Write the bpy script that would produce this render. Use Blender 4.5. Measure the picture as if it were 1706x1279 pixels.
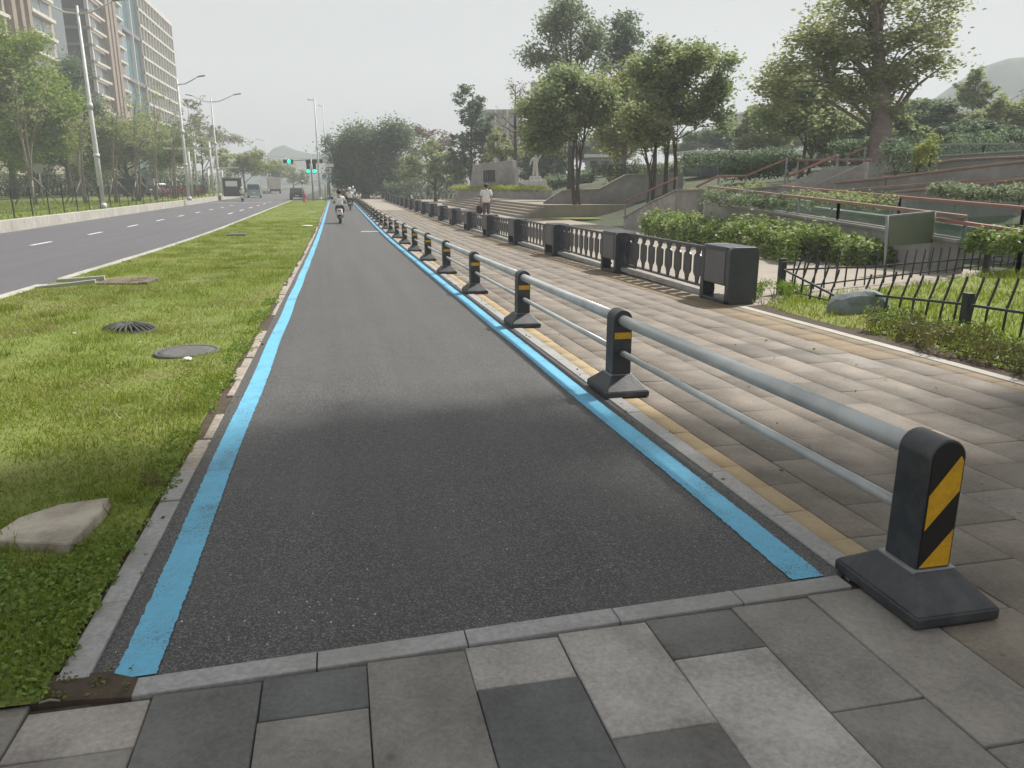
import bpy, bmesh, math, random
import numpy as np
from mathutils import Vector, Matrix

for o in list(bpy.data.objects):
    bpy.data.objects.remove(o)
SC = bpy.context.scene
COL = SC.collection
R = math.radians

# ------------------------------------------------------------------ camera
F_PX, CX, CY = 1281.0, 853.0, 639.5
PITCH, YAW, CAM_H = math.atan((CY - 305) / F_PX), R(12.561), 1.5
cam_d = bpy.data.cameras.new('camera')
cam = bpy.data.objects.new('camera', cam_d)
COL.objects.link(cam)
cam_d.sensor_width = 36
cam_d.lens = 36 * F_PX / 1706
cam_d.clip_start = 0.05
cam_d.clip_end = 5000
cam.location = (0, 0, CAM_H)
cam.rotation_euler = (math.pi / 2 - PITCH, 0, -YAW)
SC.camera = cam

# ------------------------------------------------------------------ sky and sun
SUN_EL, SUN_AZ = R(52), math.atan2(0.49, 0.27)         # azimuth from +Y towards +X
wd = bpy.data.worlds.new('World')
SC.world = wd
wd.use_nodes = True
wn = wd.node_tree
wn.nodes.clear()
sky = wn.nodes.new('ShaderNodeTexSky')
sky.sky_type = 'NISHITA'
sky.sun_disc = False
sky.sun_elevation = SUN_EL
sky.sun_rotation = SUN_AZ
sky.air_density = 1.5
sky.dust_density = 6
sky.ozone_density = 1
hs = wn.nodes.new('ShaderNodeHueSaturation')
hs.inputs['Saturation'].default_value = 0.3
mx = wn.nodes.new('ShaderNodeMixRGB')
mx.inputs['Fac'].default_value = 0.84
mx.inputs['Color2'].default_value = (3.2, 3.26, 3.33, 1)
bg = wn.nodes.new('ShaderNodeBackground')
bg.inputs['Strength'].default_value = 0.1
wo = wn.nodes.new('ShaderNodeOutputWorld')
wn.links.new(sky.outputs[0], hs.inputs['Color'])
wn.links.new(hs.outputs[0], mx.inputs['Color1'])
# thin high cloud: faint soft tone differences
ctc = wn.nodes.new('ShaderNodeTexCoord')
cmap = wn.nodes.new('ShaderNodeMapping'); cmap.inputs['Scale'].default_value = (1.2, 1.2, 4.0)
cno = wn.nodes.new('ShaderNodeTexNoise'); cno.inputs['Scale'].default_value = 1.6; cno.inputs['Detail'].default_value = 5
cmr = wn.nodes.new('ShaderNodeMapRange'); cmr.inputs['From Min'].default_value = 0.3; cmr.inputs['From Max'].default_value = 0.7
cmr.inputs['To Min'].default_value = 0.86; cmr.inputs['To Max'].default_value = 1.12
cmu = wn.nodes.new('ShaderNodeMixRGB'); cmu.blend_type = 'MULTIPLY'; cmu.inputs['Fac'].default_value = 1.0
wn.links.new(ctc.outputs['Generated'], cmap.inputs[0]); wn.links.new(cmap.outputs[0], cno.inputs['Vector'])
wn.links.new(cno.outputs['Fac'], cmr.inputs['Value'])
wn.links.new(mx.outputs[0], cmu.inputs['Color1']); wn.links.new(cmr.outputs[0], cmu.inputs['Color2'])
wn.links.new(cmu.outputs[0], bg.inputs[0])
wn.links.new(bg.outputs[0], wo.inputs[0])

sl = bpy.data.lights.new('sun', 'SUN')
sl.energy = 4.4
sl.angle = R(2.6)
sl.color = (1.0, 0.965, 0.90)
sun = bpy.data.objects.new('sun', sl)
COL.objects.link(sun)
sd = Vector((math.sin(SUN_AZ) * math.cos(SUN_EL), math.cos(SUN_AZ) * math.cos(SUN_EL), math.sin(SUN_EL)))
sun.rotation_euler = sd.to_track_quat('Z', 'Y').to_euler()
sun.location = sd * 200
SC.view_settings.view_transform = 'Standard'
SC.view_settings.look = 'None'
SC.view_settings.exposure = 0.8
SC.view_settings.gamma = 1.0
SC.cycles.max_bounces = 6
SC.cycles.transparent_max_bounces = 8
SC.cycles.volume_bounces = 2

# ------------------------------------------------------------------ measuring helpers
cs, sn = math.cos(YAW), math.sin(YAW)
FWH = Vector((sn, cs, 0)); RIGHT = Vector((cs, -sn, 0)); UP = Vector((0, 0, 1))
FWD = FWH * math.cos(PITCH) - UP * math.sin(PITCH)
UPC = FWH * math.sin(PITCH) + UP * math.cos(PITCH)
def ray(px, py):
    return FWD * F_PX + RIGHT * (px - CX) - UPC * (py - CY)
def at(px, py, d):
    """point of the place seen at photo pixel (px,py), d metres ahead"""
    r = ray(px, py)
    return Vector((0, 0, CAM_H)) + r * (d / r.dot(FWH))
def atx(px, py, x):
    r = ray(px, py)
    return Vector((0, 0, CAM_H)) + r * (x / r.x)
SLP = 20 / F_PX
def g(y):
    """the lane falls gently away from the camera, then runs level"""
    if y < 20: return -SLP * y
    if y < 40:
        t = y - 20
        return -SLP * 20 - SLP * (t - t * t / 40)
    return -SLP * 30
def sstep(a, b, x):
    t = min(1, max(0, (x - a) / (b - a)))
    return t * t * (3 - 2 * t)
def gz(x, y):
    if x < -14.2: return -0.1
    h = g(y)
    if x > 12.6 and y > 6:
        h += (2.1 * sstep(13.2, 23, x) + 1.0 * sstep(24, 33, x)) * sstep(6, 13, y) * (1 if y < 120 else max(0, 1 - (y - 120) / 60))
    return h

# ------------------------------------------------------------------ materials
def _mat(name):
    m = bpy.data.materials.new(name)
    m.use_nodes = True
    nt = m.node_tree
    b = nt.nodes['Principled BSDF']
    return m, nt, b
def N(nt, t, **kw):
    n = nt.nodes.new(t)
    for k, v in kw.items():
        if k in n.inputs: n.inputs[k].default_value = v
        else: setattr(n, k, v)
    return n
def rgba(c): return (c[0], c[1], c[2], 1)
def mat(name, c1, c2=None, scale=8, rough=0.7, metal=0.0, spec=0.5, bump=0.0, bscale=None, detail=6, lo=0.35, hi=0.65,
        coat=0.0, c3=None, scale3=0.6, rot=None):
    """two-colour noise material with optional larger stains (c3) and bump"""
    m, nt, b = _mat(name)
    tc = N(nt, 'ShaderNodeTexCoord')
    b.inputs['Roughness'].default_value = rough
    b.inputs['Metallic'].default_value = metal
    b.inputs['Specular IOR Level'].default_value = spec
    b.inputs['Coat Weight'].default_value = coat
    c2 = c2 or tuple(x * 0.8 for x in c1)
    no = N(nt, 'ShaderNodeTexNoise', Scale=scale, Detail=detail, Roughness=0.6)
    nt.links.new(tc.outputs['Object'], no.inputs['Vector'])
    cr = N(nt, 'ShaderNodeValToRGB')
    cr.color_ramp.elements[0].position = lo
    cr.color_ramp.elements[1].position = hi
    cr.color_ramp.elements[0].color = rgba(c1)
    cr.color_ramp.elements[1].color = rgba(c2)
    nt.links.new(no.outputs['Fac'], cr.inputs[0])
    out = cr.outputs[0]
    if c3:
        n3 = N(nt, 'ShaderNodeTexNoise', Scale=scale3, Detail=5, Roughness=0.65)
        nt.links.new(tc.outputs['Object'], n3.inputs['Vector'])
        r3 = N(nt, 'ShaderNodeValToRGB')
        r3.color_ramp.elements[0].position = 0.45
        r3.color_ramp.elements[1].position = 0.7
        nt.links.new(n3.outputs['Fac'], r3.inputs[0])
        mm = N(nt, 'ShaderNodeMixRGB')
        mm.inputs['Color2'].default_value = rgba(c3)
        nt.links.new(r3.outputs[0], mm.inputs['Fac'])
        nt.links.new(out, mm.inputs['Color1'])
        out = mm.outputs[0]
    nt.links.new(out, b.inputs['Base Color'])
    if bump:
        nb = N(nt, 'ShaderNodeTexNoise', Scale=bscale or scale * 3, Detail=5)
        nt.links.new(tc.outputs['Object'], nb.inputs['Vector'])
        bp = N(nt, 'ShaderNodeBump', Strength=bump, Distance=0.01)
        nt.links.new(nb.outputs['Fac'], bp.inputs['Height'])
        nt.links.new(bp.outputs[0], b.inputs['Normal'])
    return m

def tint_mat(name, cols, rough=0.8, trans=0.0, noise=0, gum=False, namt=0.25, bump=0, spec=0.3):
    """colour picked by the per-piece attribute 'tint' (each leaf / slab has a colour of its own)"""
    m, nt, b = _mat(name)
    a = N(nt, 'ShaderNodeAttribute', attribute_name='tint')
    cr = N(nt, 'ShaderNodeValToRGB')
    e = cr.color_ramp.elements
    while len(e) < len(cols): e.new(0.5)
    for i, c in enumerate(cols):
        e[i].position = i / (len(cols) - 1)
        e[i].color = rgba(c)
    nt.links.new(a.outputs['Fac'], cr.inputs[0])
    out = cr.outputs[0]
    if noise:
        tc = N(nt, 'ShaderNodeTexCoord')
        no = N(nt, 'ShaderNodeTexNoise', Scale=noise, Detail=8, Roughness=0.7)
        n2 = N(nt, 'ShaderNodeTexNoise', Scale=noise * 0.06, Detail=4)
        nt.links.new(tc.outputs['Object'], no.inputs['Vector'])
        nt.links.new(tc.outputs['Object'], n2.inputs['Vector'])
        ad = N(nt, 'ShaderNodeMath', operation='ADD')
        nt.links.new(no.outputs['Fac'], ad.inputs[0]); nt.links.new(n2.outputs['Fac'], ad.inputs[1])
        mr = N(nt, 'ShaderNodeMapRange')
        mr.inputs['From Min'].default_value = 0.6; mr.inputs['From Max'].default_value = 1.4
        mr.inputs['To Min'].default_value = 1 - namt; mr.inputs['To Max'].default_value = 1 + namt
        nt.links.new(ad.outputs[0], mr.inputs['Value'])
        mu = N(nt, 'ShaderNodeMixRGB', blend_type='MULTIPLY', Fac=1.0)
        nt.links.new(out, mu.inputs['Color1']); nt.links.new(mr.outputs[0], mu.inputs['Color2'])
        out = mu.outputs[0]
        if gum:   # trodden gum, damp stains and sand
            vg = N(nt, 'ShaderNodeTexVoronoi', Scale=5.5)
            nt.links.new(tc.outputs['Object'], vg.inputs['Vector'])
            lg = N(nt, 'ShaderNodeMapRange'); lg.inputs['From Min'].default_value = 0.055; lg.inputs['From Max'].default_value = 0.10
            lg.inputs['To Min'].default_value = 0.45; lg.inputs['To Max'].default_value = 0.0
            nt.links.new(vg.outputs['Distance'], lg.inputs['Value'])
            st_ = N(nt, 'ShaderNodeTexNoise', Scale=1.4, Detail=7, Roughness=0.7)
            nt.links.new(tc.outputs['Object'], st_.inputs['Vector'])
            sr = N(nt, 'ShaderNodeMapRange'); sr.inputs['From Min'].default_value = 0.52; sr.inputs['From Max'].default_value = 0.72
            sr.inputs['To Min'].default_value = 0.0; sr.inputs['To Max'].default_value = 0.45
            nt.links.new(st_.outputs['Fac'], sr.inputs['Value'])
            mxm = N(nt, 'ShaderNodeMath', operation='MAXIMUM')
            nt.links.new(lg.outputs[0], mxm.inputs[0]); nt.links.new(sr.outputs[0], mxm.inputs[1])
            mg = N(nt, 'ShaderNodeMixRGB'); mg.inputs['Color2'].default_value = (0.075, 0.066, 0.055, 1)
            nt.links.new(mxm.outputs[0], mg.inputs['Fac']); nt.links.new(out, mg.inputs['Color1'])
            out = mg.outputs[0]
        if bump:
            bp = N(nt, 'ShaderNodeBump', Strength=bump, Distance=0.004)
            nt.links.new(no.outputs['Fac'], bp.inputs['Height'])
            nt.links.new(bp.outputs[0], b.inputs['Normal'])
    nt.links.new(out, b.inputs['Base Color'])
    b.inputs['Roughness'].default_value = rough
    b.inputs['Specular IOR Level'].default_value = spec
    if trans:
        tr = N(nt, 'ShaderNodeBsdfTranslucent')
        hs_ = N(nt, 'ShaderNodeHueSaturation', Saturation=1.15, Value=1.3)
        nt.links.new(out, hs_.inputs['Color']); nt.links.new(hs_.outputs[0], tr.inputs['Color'])
        ms = N(nt, 'ShaderNodeMixShader', Fac=trans)
        nt.links.new(b.outputs[0], ms.inputs[1]); nt.links.new(tr.outputs[0], ms.inputs[2])
        nt.links.new(ms.outputs[0], nt.nodes['Material Output'].inputs['Surface'])
    return m

def emit_mat(name, col, s):
    m, nt, b = _mat(name)
    b.inputs['Base Color'].default_value = rgba(col)
    b.inputs['Emission Color'].default_value = rgba(col)
    b.inputs['Emission Strength'].default_value = s
    return m

def glass_mat(name, col, rough=0.08):
    m, nt, b = _mat(name)
    no = N(nt, 'ShaderNodeTexNoise', Scale=0.8, Detail=3)
    tc = N(nt, 'ShaderNodeTexCoord')
    nt.links.new(tc.outputs['Object'], no.inputs['Vector'])
    cr = N(nt, 'ShaderNodeValToRGB')
    cr.color_ramp.elements[0].color = rgba(col); cr.color_ramp.elements[1].color = rgba([c * 0.6 for c in col])
    nt.links.new(no.outputs['Fac'], cr.inputs[0]); nt.links.new(cr.outputs[0], b.inputs['Base Color'])
    b.inputs['Roughness'].default_value = rough
    b.inputs['Specular IOR Level'].default_value = 0.8
    return m
def pane_mat(name, col, alpha=0.35):
    """clear railing glass: part see-through, part greenish sheen"""
    m, nt, b = _mat(name)
    b.inputs['Base Color'].default_value = rgba(col)
    b.inputs['Roughness'].default_value = 0.05
    tr = N(nt, 'ShaderNodeBsdfTransparent'); tr.inputs[0].default_value = (0.90, 0.95, 0.92, 1)
    ms = N(nt, 'ShaderNodeMixShader', Fac=alpha)
    nt.links.new(tr.outputs[0], ms.inputs[1]); nt.links.new(b.outputs[0], ms.inputs[2])
    nt.links.new(ms.outputs[0], nt.nodes['Material Output'].inputs['Surface'])
    return m

def asphalt_mat(name, dark, light, patch, rough=0.75, spec=0.35, bump=0.5):
    m, nt, b = _mat(name)
    tc = N(nt, 'ShaderNodeTexCoord')
    vo = N(nt, 'ShaderNodeTexVoronoi', Scale=170.0)
    nt.links.new(tc.outputs['Object'], vo.inputs['Vector'])
    cr = N(nt, 'ShaderNodeValToRGB')
    e = cr.color_ramp.elements
    e[0].position = 0.05; e[0].color = rgba(dark)
    e[1].position = 0.95; e[1].color = rgba(light)
    sp = N(nt, 'ShaderNodeSeparateColor')
    nt.links.new(vo.outputs['Color'], sp.inputs[0])
    pw = N(nt, 'ShaderNodeMath', operation='POWER'); pw.inputs[1].default_value = 3.0
    nt.links.new(sp.outputs[0], pw.inputs[0])
    nt.links.new(pw.outputs[0], cr.inputs[0])
    n2 = N(nt, 'ShaderNodeTexNoise', Scale=0.9, Detail=6, Roughness=0.65)
    nt.links.new(tc.outputs['Object'], n2.inputs['Vector'])
    r2 = N(nt, 'ShaderNodeValToRGB')
    r2.color_ramp.elements[0].position = 0.42; r2.color_ramp.elements[1].position = 0.72
    r2.color_ramp.elements[1].color = (0.55, 0.55, 0.55, 1)
    nt.links.new(n2.outputs['Fac'], r2.inputs[0])
    mm = N(nt, 'ShaderNodeMixRGB'); mm.inputs['Color2'].default_value = rgba(patch)
    nt.links.new(r2.outputs[0], mm.inputs['Fac']); nt.links.new(cr.outputs[0], mm.inputs['Color1'])
    # lengthways wear streaks
    mp = N(nt, 'ShaderNodeMapping'); mp.inputs['Scale'].default_value = (3.2, 0.10, 1)
    nt.links.new(tc.outputs['Object'], mp.inputs[0])
    ns = N(nt, 'ShaderNodeTexNoise', Scale=1.0, Detail=5, Roughness=0.6)
    nt.links.new(mp.outputs[0], ns.inputs['Vector'])
    rs = N(nt, 'ShaderNodeMapRange'); rs.inputs['From Min'].default_value = 0.3; rs.inputs['From Max'].default_value = 0.7
    rs.inputs['To Min'].default_value = 0.88; rs.inputs['To Max'].default_value = 1.12
    nt.links.new(ns.outputs['Fac'], rs.inputs['Value'])
    ms_ = N(nt, 'ShaderNodeMixRGB', blend_type='MULTIPLY', Fac=1.0)
    nt.links.new(mm.outputs[0], ms_.inputs['Color1']); nt.links.new(rs.outputs[0], ms_.inputs['Color2'])
    mm = ms_
    # sparse pale grit
    n4 = N(nt, 'ShaderNodeTexVoronoi', Scale=13.0)
    nt.links.new(tc.outputs['Object'], n4.inputs['Vector'])
    lt = N(nt, 'ShaderNodeMath', operation='LESS_THAN'); lt.inputs[1].default_value = 0.045
    nt.links.new(n4.outputs['Distance'], lt.inputs[0])
    n5 = N(nt, 'ShaderNodeTexNoise', Scale=1.3, Detail=2)
    nt.links.new(tc.outputs['Object'], n5.inputs['Vector'])
    gt = N(nt, 'ShaderNodeMath', operation='GREATER_THAN'); gt.inputs[1].default_value = 0.56
    nt.links.new(n5.outputs['Fac'], gt.inputs[0])
    ml = N(nt, 'ShaderNodeMath', operation='MULTIPLY')
    nt.links.new(lt.outputs[0], ml.inputs[0]); nt.links.new(gt.outputs[0], ml.inputs[1])
    m3 = N(nt, 'ShaderNodeMixRGB'); m3.inputs['Color2'].default_value = (0.16, 0.15, 0.14, 1)
    nt.links.new(ml.outputs[0], m3.inputs['Fac']); nt.links.new(mm.outputs[0], m3.inputs['Color1'])
    nt.links.new(m3.outputs[0], b.inputs['Base Color'])
    b.inputs['Roughness'].default_value = rough
    b.inputs['Specular IOR Level'].default_value = spec
    bp = N(nt, 'ShaderNodeBump', Strength=bump, Distance=0.004)
    nt.links.new(vo.outputs['Distance'], bp.inputs['Height'])
    nt.links.new(bp.outputs[0], b.inputs['Normal'])
    return m

def worn_paint(name, col, under):
    """road paint rubbed thin over the stones, with dirty stretches"""
    m, nt, b = _mat(name)
    tc = N(nt, 'ShaderNodeTexCoord')
    n1 = N(nt, 'ShaderNodeTexNoise', Scale=150.0, Detail=4, Roughness=0.7)
    n2 = N(nt, 'ShaderNodeTexNoise', Scale=2.2, Detail=6, Roughness=0.6)
    n3 = N(nt, 'ShaderNodeTexNoise', Scale=26.0, Detail=5)
    for n_ in (n1, n2, n3): nt.links.new(tc.outputs['Object'], n_.inputs['Vector'])
    a1 = N(nt, 'ShaderNodeMath', operation='MULTIPLY'); a1.inputs[1].default_value = 0.55
    nt.links.new(n2.outputs['Fac'], a1.inputs[0])
    ad = N(nt, 'ShaderNodeMath', operation='ADD')
    nt.links.new(a1.outputs[0], ad.inputs[0]); nt.links.new(n1.outputs['Fac'], ad.inputs[1])
    cr = N(nt, 'ShaderNodeValToRGB')
    cr.color_ramp.elements[0].position = 0.82; cr.color_ramp.elements[1].position = 0.97
    nt.links.new(ad.outputs[0], cr.inputs[0])
    c2 = N(nt, 'ShaderNodeValToRGB')
    c2.color_ramp.elements[0].position = 0.35; c2.color_ramp.elements[0].color = rgba(col)
    c2.color_ramp.elements[1].position = 0.75; c2.color_ramp.elements[1].color = rgba([x*0.78 + 0.03 for x in col])
    nt.links.new(n3.outputs['Fac'], c2.inputs[0])
    mx_ = N(nt, 'ShaderNodeMixRGB'); mx_.inputs['Color2'].default_value = rgba(under)
    nt.links.new(cr.outputs[0], mx_.inputs['Fac']); nt.links.new(c2.outputs[0], mx_.inputs['Color1'])
    nt.links.new(mx_.outputs[0], b.inputs['Base Color'])
    b.inputs['Roughness'].default_value = 0.65
    bp = N(nt, 'ShaderNodeBump', Strength=0.5, Distance=0.003)
    nt.links.new(n1.outputs['Fac'], bp.inputs['Height']); nt.links.new(bp.outputs[0], b.inputs['Normal'])
    return m

M = {}
M['asphalt'] = asphalt_mat('fresh asphalt', (0.052, 0.0515, 0.051), (0.175, 0.172, 0.168), (0.098, 0.095, 0.090), rough=0.6, spec=0.3)
M['road'] = asphalt_mat('worn road asphalt', (0.09, 0.088, 0.095), (0.15, 0.147, 0.155), (0.12, 0.117, 0.125), rough=0.75, spec=0.4, bump=0.3)
M['blue'] = worn_paint('blue road paint', (0.125, 0.44, 0.65), (0.055, 0.055, 0.055))
M['white_paint'] = mat('white road paint', (0.72, 0.72, 0.72), (0.6, 0.6, 0.6), scale=20, rough=0.7)
M['kerb'] = mat('grey granite kerb', (0.38, 0.375, 0.365), (0.28, 0.275, 0.27), scale=45, rough=0.85, bump=0.4, bscale=120, c3=(0.25, 0.24, 0.22), scale3=2)
M['kerb_old'] = mat('pinkish old kerb', (0.40, 0.35, 0.30), (0.27, 0.23, 0.20), scale=30, rough=0.9, bump=0.6, bscale=60, c3=(0.2, 0.18, 0.12), scale3=3)
M['concrete'] = mat('pale concrete', (0.36, 0.345, 0.32), (0.27, 0.26, 0.245), scale=4, rough=0.9, bump=0.2, bscale=40, c3=(0.22, 0.21, 0.19), scale3=0.5)
M['kerb_pale'] = mat('pale kerb concrete', (0.46, 0.445, 0.40), (0.36, 0.345, 0.305), scale=3, rough=0.9, c3=(0.33, 0.31, 0.27), scale3=0.35)
M['stone_wall'] = mat('grey stone cladding', (0.36, 0.345, 0.325), (0.27, 0.258, 0.245), scale=2.2, rough=0.85, c3=(0.19, 0.18, 0.17), scale3=0.35)
M['charcoal'] = mat('charcoal powder coat', (0.028, 0.032, 0.038), (0.035, 0.039, 0.044), scale=30, rough=0.42, spec=0.5, c3=(0.065, 0.065, 0.064), scale3=9)
M['charcoal_rub'] = mat('charcoal plastic base', (0.032, 0.036, 0.042), (0.045, 0.048, 0.052), scale=14, rough=0.5, bump=0.15, bscale=60, c3=(0.07, 0.07, 0.07), scale3=7)
M['black_panel'] = mat('black panel', (0.012, 0.012, 0.013), (0.016, 0.016, 0.017), rough=0.35)
M['yellow'] = mat('amber reflective sticker', (0.72, 0.40, 0.012), (0.60, 0.33, 0.01), scale=120, rough=0.4, c3=(0.5, 0.28, 0.02), scale3=18)
M['rail'] = mat('grey painted steel pipe', (0.56, 0.585, 0.58), (0.49, 0.515, 0.51), scale=6, rough=0.34, metal=0.15, spec=0.6, c3=(0.40, 0.42, 0.42), scale3=2)
M['bal_dark'] = mat('dark blue-grey coat', (0.045, 0.05, 0.06), (0.056, 0.062, 0.072), scale=5, rough=0.38, spec=0.55)
M['bal_panel'] = mat('grey inset panel', (0.13, 0.127, 0.13), (0.145, 0.142, 0.145), scale=4, rough=0.6)
M['fence_blk'] = mat('weathered black-green iron', (0.018, 0.026, 0.028), (0.035, 0.045, 0.045), scale=12, rough=0.55, spec=0.5)
M['pole_white'] = mat('white painted steel pole', (0.62, 0.62, 0.60), (0.50, 0.50, 0.48), scale=2, rough=0.5)
M['pole_grey'] = mat('galvanised grey', (0.30, 0.31, 0.32), (0.24, 0.25, 0.26), scale=5, rough=0.5, metal=0.3)
M['bark'] = mat('brown grey bark', (0.10, 0.085, 0.07), (0.055, 0.045, 0.037), scale=9, rough=0.95, bump=0.8, bscale=20)
M['bark_pale'] = mat('pale bark', (0.28, 0.25, 0.21), (0.17, 0.15, 0.125), scale=7, rough=0.95, bump=0.5, bscale=20)
M['bark_red'] = mat('reddish grey bark', (0.30, 0.24, 0.215), (0.20, 0.155, 0.14), scale=5, rough=0.95, bump=0.6, bscale=12)
M['timber'] = mat('weathered timber pole', (0.26, 0.23, 0.19), (0.18, 0.155, 0.13), scale=14, rough=0.9)
M['soil'] = mat('brown soil', (0.09, 0.065, 0.045), (0.055, 0.04, 0.028), scale=20, rough=1.0, bump=0.8, bscale=40)
M['terracotta'] = mat('red brown handrail', (0.36, 0.17, 0.14), (0.29, 0.135, 0.11), scale=4, rough=0.55)
M['rail_brown'] = mat('brown handrail', (0.30, 0.20, 0.15), (0.24, 0.16, 0.12), scale=4, rough=0.55)
M['pane'] = pane_mat('green tinted railing glass', (0.24, 0.30, 0.28), 0.14)
M['dark_win'] = glass_mat('dark window glass', (0.055, 0.06, 0.072))
M['blue_win'] = glass_mat('blue curtain glass', (0.10, 0.21, 0.25))
M['bw_win'] = glass_mat('greenish window glass', (0.10, 0.13, 0.13))
M['tower_beige'] = mat('beige tower tiles', (0.40, 0.34, 0.285), (0.34, 0.285, 0.24), scale=0.7, rough=0.8)
M['tower_dark'] = mat('grey spandrel', (0.19, 0.18, 0.19), (0.15, 0.145, 0.15), scale=0.8, rough=0.6)
M['tower_white'] = mat('off white slab edge', (0.60, 0.55, 0.48), (0.5, 0.46, 0.41), scale=1, rough=0.8)
M['tower_brown'] = mat('brown pier tiles', (0.29, 0.225, 0.18), (0.24, 0.185, 0.15), scale=0.8, rough=0.8)
M['white'] = mat('white enamel', (0.74, 0.74, 0.72), (0.66, 0.66, 0.64), scale=3, rough=0.4)
M['marble'] = mat('white stone', (0.66, 0.64, 0.60), (0.5, 0.48, 0.45), scale=4, rough=0.7)
M['black'] = mat('black rubber', (0.015, 0.015, 0.016), (0.022, 0.022, 0.022), rough=0.7)
M['skin'] = mat('skin', (0.42, 0.25, 0.17), (0.38, 0.22, 0.15), rough=0.6)
M['hair'] = mat('black hair', (0.012, 0.01, 0.009), (0.02, 0.017, 0.015), scale=60, rough=0.6)
M['shirt_white'] = mat('white cotton', (0.78, 0.78, 0.78), (0.68, 0.68, 0.68), scale=9, rough=0.9)
M['cloth_dark'] = mat('dark trousers', (0.035, 0.033, 0.035), (0.05, 0.047, 0.047), scale=14, rough=0.9)
M['cloth_brown'] = mat('brown grey trousers', (0.13, 0.09, 0.085), (0.10, 0.07, 0.065), scale=14, rough=0.9)
M['sign_green'] = mat('olive green board back', (0.125, 0.15, 0.095), (0.14, 0.165, 0.11), scale=3, rough=0.5)
M['rock'] = mat('blue grey rock', (0.24, 0.27, 0.27), (0.14, 0.16, 0.16), scale=6, rough=0.9, bump=0.8, bscale=14)
M['rock_tan'] = mat('tan rubble stone', (0.50, 0.45, 0.37), (0.40, 0.35, 0.285), scale=9, rough=0.95, bump=0.7, bscale=40, c3=(0.22, 0.19, 0.14), scale3=3)
M['iron'] = mat('cast iron grate', (0.045, 0.048, 0.045), (0.075, 0.072, 0.065), scale=25, rough=0.7)
M['cover'] = mat('grey manhole cover', (0.13, 0.125, 0.12), (0.09, 0.088, 0.085), scale=18, rough=0.85, bump=0.5, bscale=50)
M['hill_green'] = mat('hill forest', (0.05, 0.075, 0.05), (0.035, 0.055, 0.04), scale=0.06, rough=1.0, bump=0.0)
M['red'] = mat('red enamel', (0.50, 0.05, 0.05), (0.42, 0.04, 0.04), rough=0.5)
M['pale_teal'] = mat('pale teal van paint', (0.33, 0.45, 0.45), (0.28, 0.40, 0.40), rough=0.35)
M['dark_blue'] = mat('dark navy van paint', (0.02, 0.025, 0.045), (0.025, 0.03, 0.05), rough=0.3)
M['grey_paint'] = mat('dark grey van paint', (0.06, 0.06, 0.065), (0.07, 0.07, 0.075), rough=0.3)
M['green_lamp'] = emit_mat('green signal lamp', (0.0, 0.85, 0.48), 1.1)
M['lit_white'] = mat('white sign face', (0.8, 0.8, 0.78), (0.74, 0.74, 0.72), rough=0.5)
M['sign_blue'] = mat('blue sign face', (0.10, 0.25, 0.42), (0.12, 0.28, 0.45), rough=0.4)
M['brown_litter'] = mat('dry leaf', (0.25, 0.13, 0.06), (0.18, 0.09, 0.04), scale=20, rough=0.9)
G = {}
def leafm(key, cols, trans=0.3): G[key] = tint_mat(key + ' leaves', cols, rough=0.55, trans=trans, spec=0.35)
leafm('bright', [(0.113, 0.186, 0.043), (0.205, 0.275, 0.069), (0.333, 0.372, 0.104)], 0.5)
leafm('mid', [(0.139, 0.188, 0.100), (0.244, 0.291, 0.144), (0.382, 0.392, 0.209)], 0.5)
leafm('dark', [(0.081, 0.126, 0.082), (0.131, 0.176, 0.107), (0.207, 0.242, 0.143)], 0.5)
leafm('olive', [(0.183, 0.218, 0.111), (0.269, 0.299, 0.143), (0.383, 0.379, 0.208)], 0.5)
leafm('yellowgreen', [(0.152, 0.189, 0.056), (0.239, 0.265, 0.082), (0.332, 0.329, 0.124)], 0.5)
leafm('grey', [(0.140, 0.181, 0.118), (0.198, 0.239, 0.147), (0.280, 0.296, 0.189)], 0.5)
leafm('pale', [(0.20, 0.20, 0.15), (0.28, 0.265, 0.20), (0.36, 0.33, 0.26)])
leafm('rust', [(0.15, 0.11, 0.07), (0.21, 0.155, 0.10), (0.27, 0.20, 0.14)])
leafm('variegated', [(0.072, 0.138, 0.036), (0.181, 0.253, 0.065), (0.507, 0.529, 0.288)], 0.3)
leafm('limehedge', [(0.22, 0.27, 0.03), (0.33, 0.37, 0.05), (0.42, 0.44, 0.07)], 0.25)
leafm('pinkflower', [(0.05, 0.09, 0.03), (0.35, 0.08, 0.12), (0.50, 0.10, 0.17)], 0.2)
leafm('grass', [(0.129, 0.174, 0.029), (0.196, 0.241, 0.040), (0.274, 0.302, 0.067)], 0.35)
leafm('straw', [(0.16, 0.13, 0.06), (0.27, 0.23, 0.11), (0.36, 0.31, 0.17)], 0.3)
leafm('weed', [(0.088, 0.157, 0.031), (0.166, 0.244, 0.046), (0.255, 0.330, 0.070)], 0.3)
leafm('dryweed', [(0.08, 0.11, 0.03), (0.13, 0.135, 0.045), (0.24, 0.19, 0.09)], 0.25)
M['slab'] = tint_mat('stone paving slabs', [(0.10, 0.102, 0.103), (0.215, 0.203, 0.184), (0.29, 0.258, 0.225), (0.46, 0.45, 0.435)], gum=True, rough=0.72, noise=55, namt=0.48, bump=0.35, spec=0.4)
M['slab_walk'] = tint_mat('brown walkway slabs', [(0.121, 0.107, 0.091), (0.172, 0.149, 0.124), (0.206, 0.175, 0.143), (0.232, 0.209, 0.18)], gum=True, rough=0.72, noise=55, namt=0.45, bump=0.35, spec=0.35)
M['slab_o'] = tint_mat('faded orange tactile slabs', [(0.19, 0.155, 0.112), (0.22, 0.17, 0.112), (0.245, 0.185, 0.12)], rough=0.8, noise=40, namt=0.3, bump=0.3)
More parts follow.
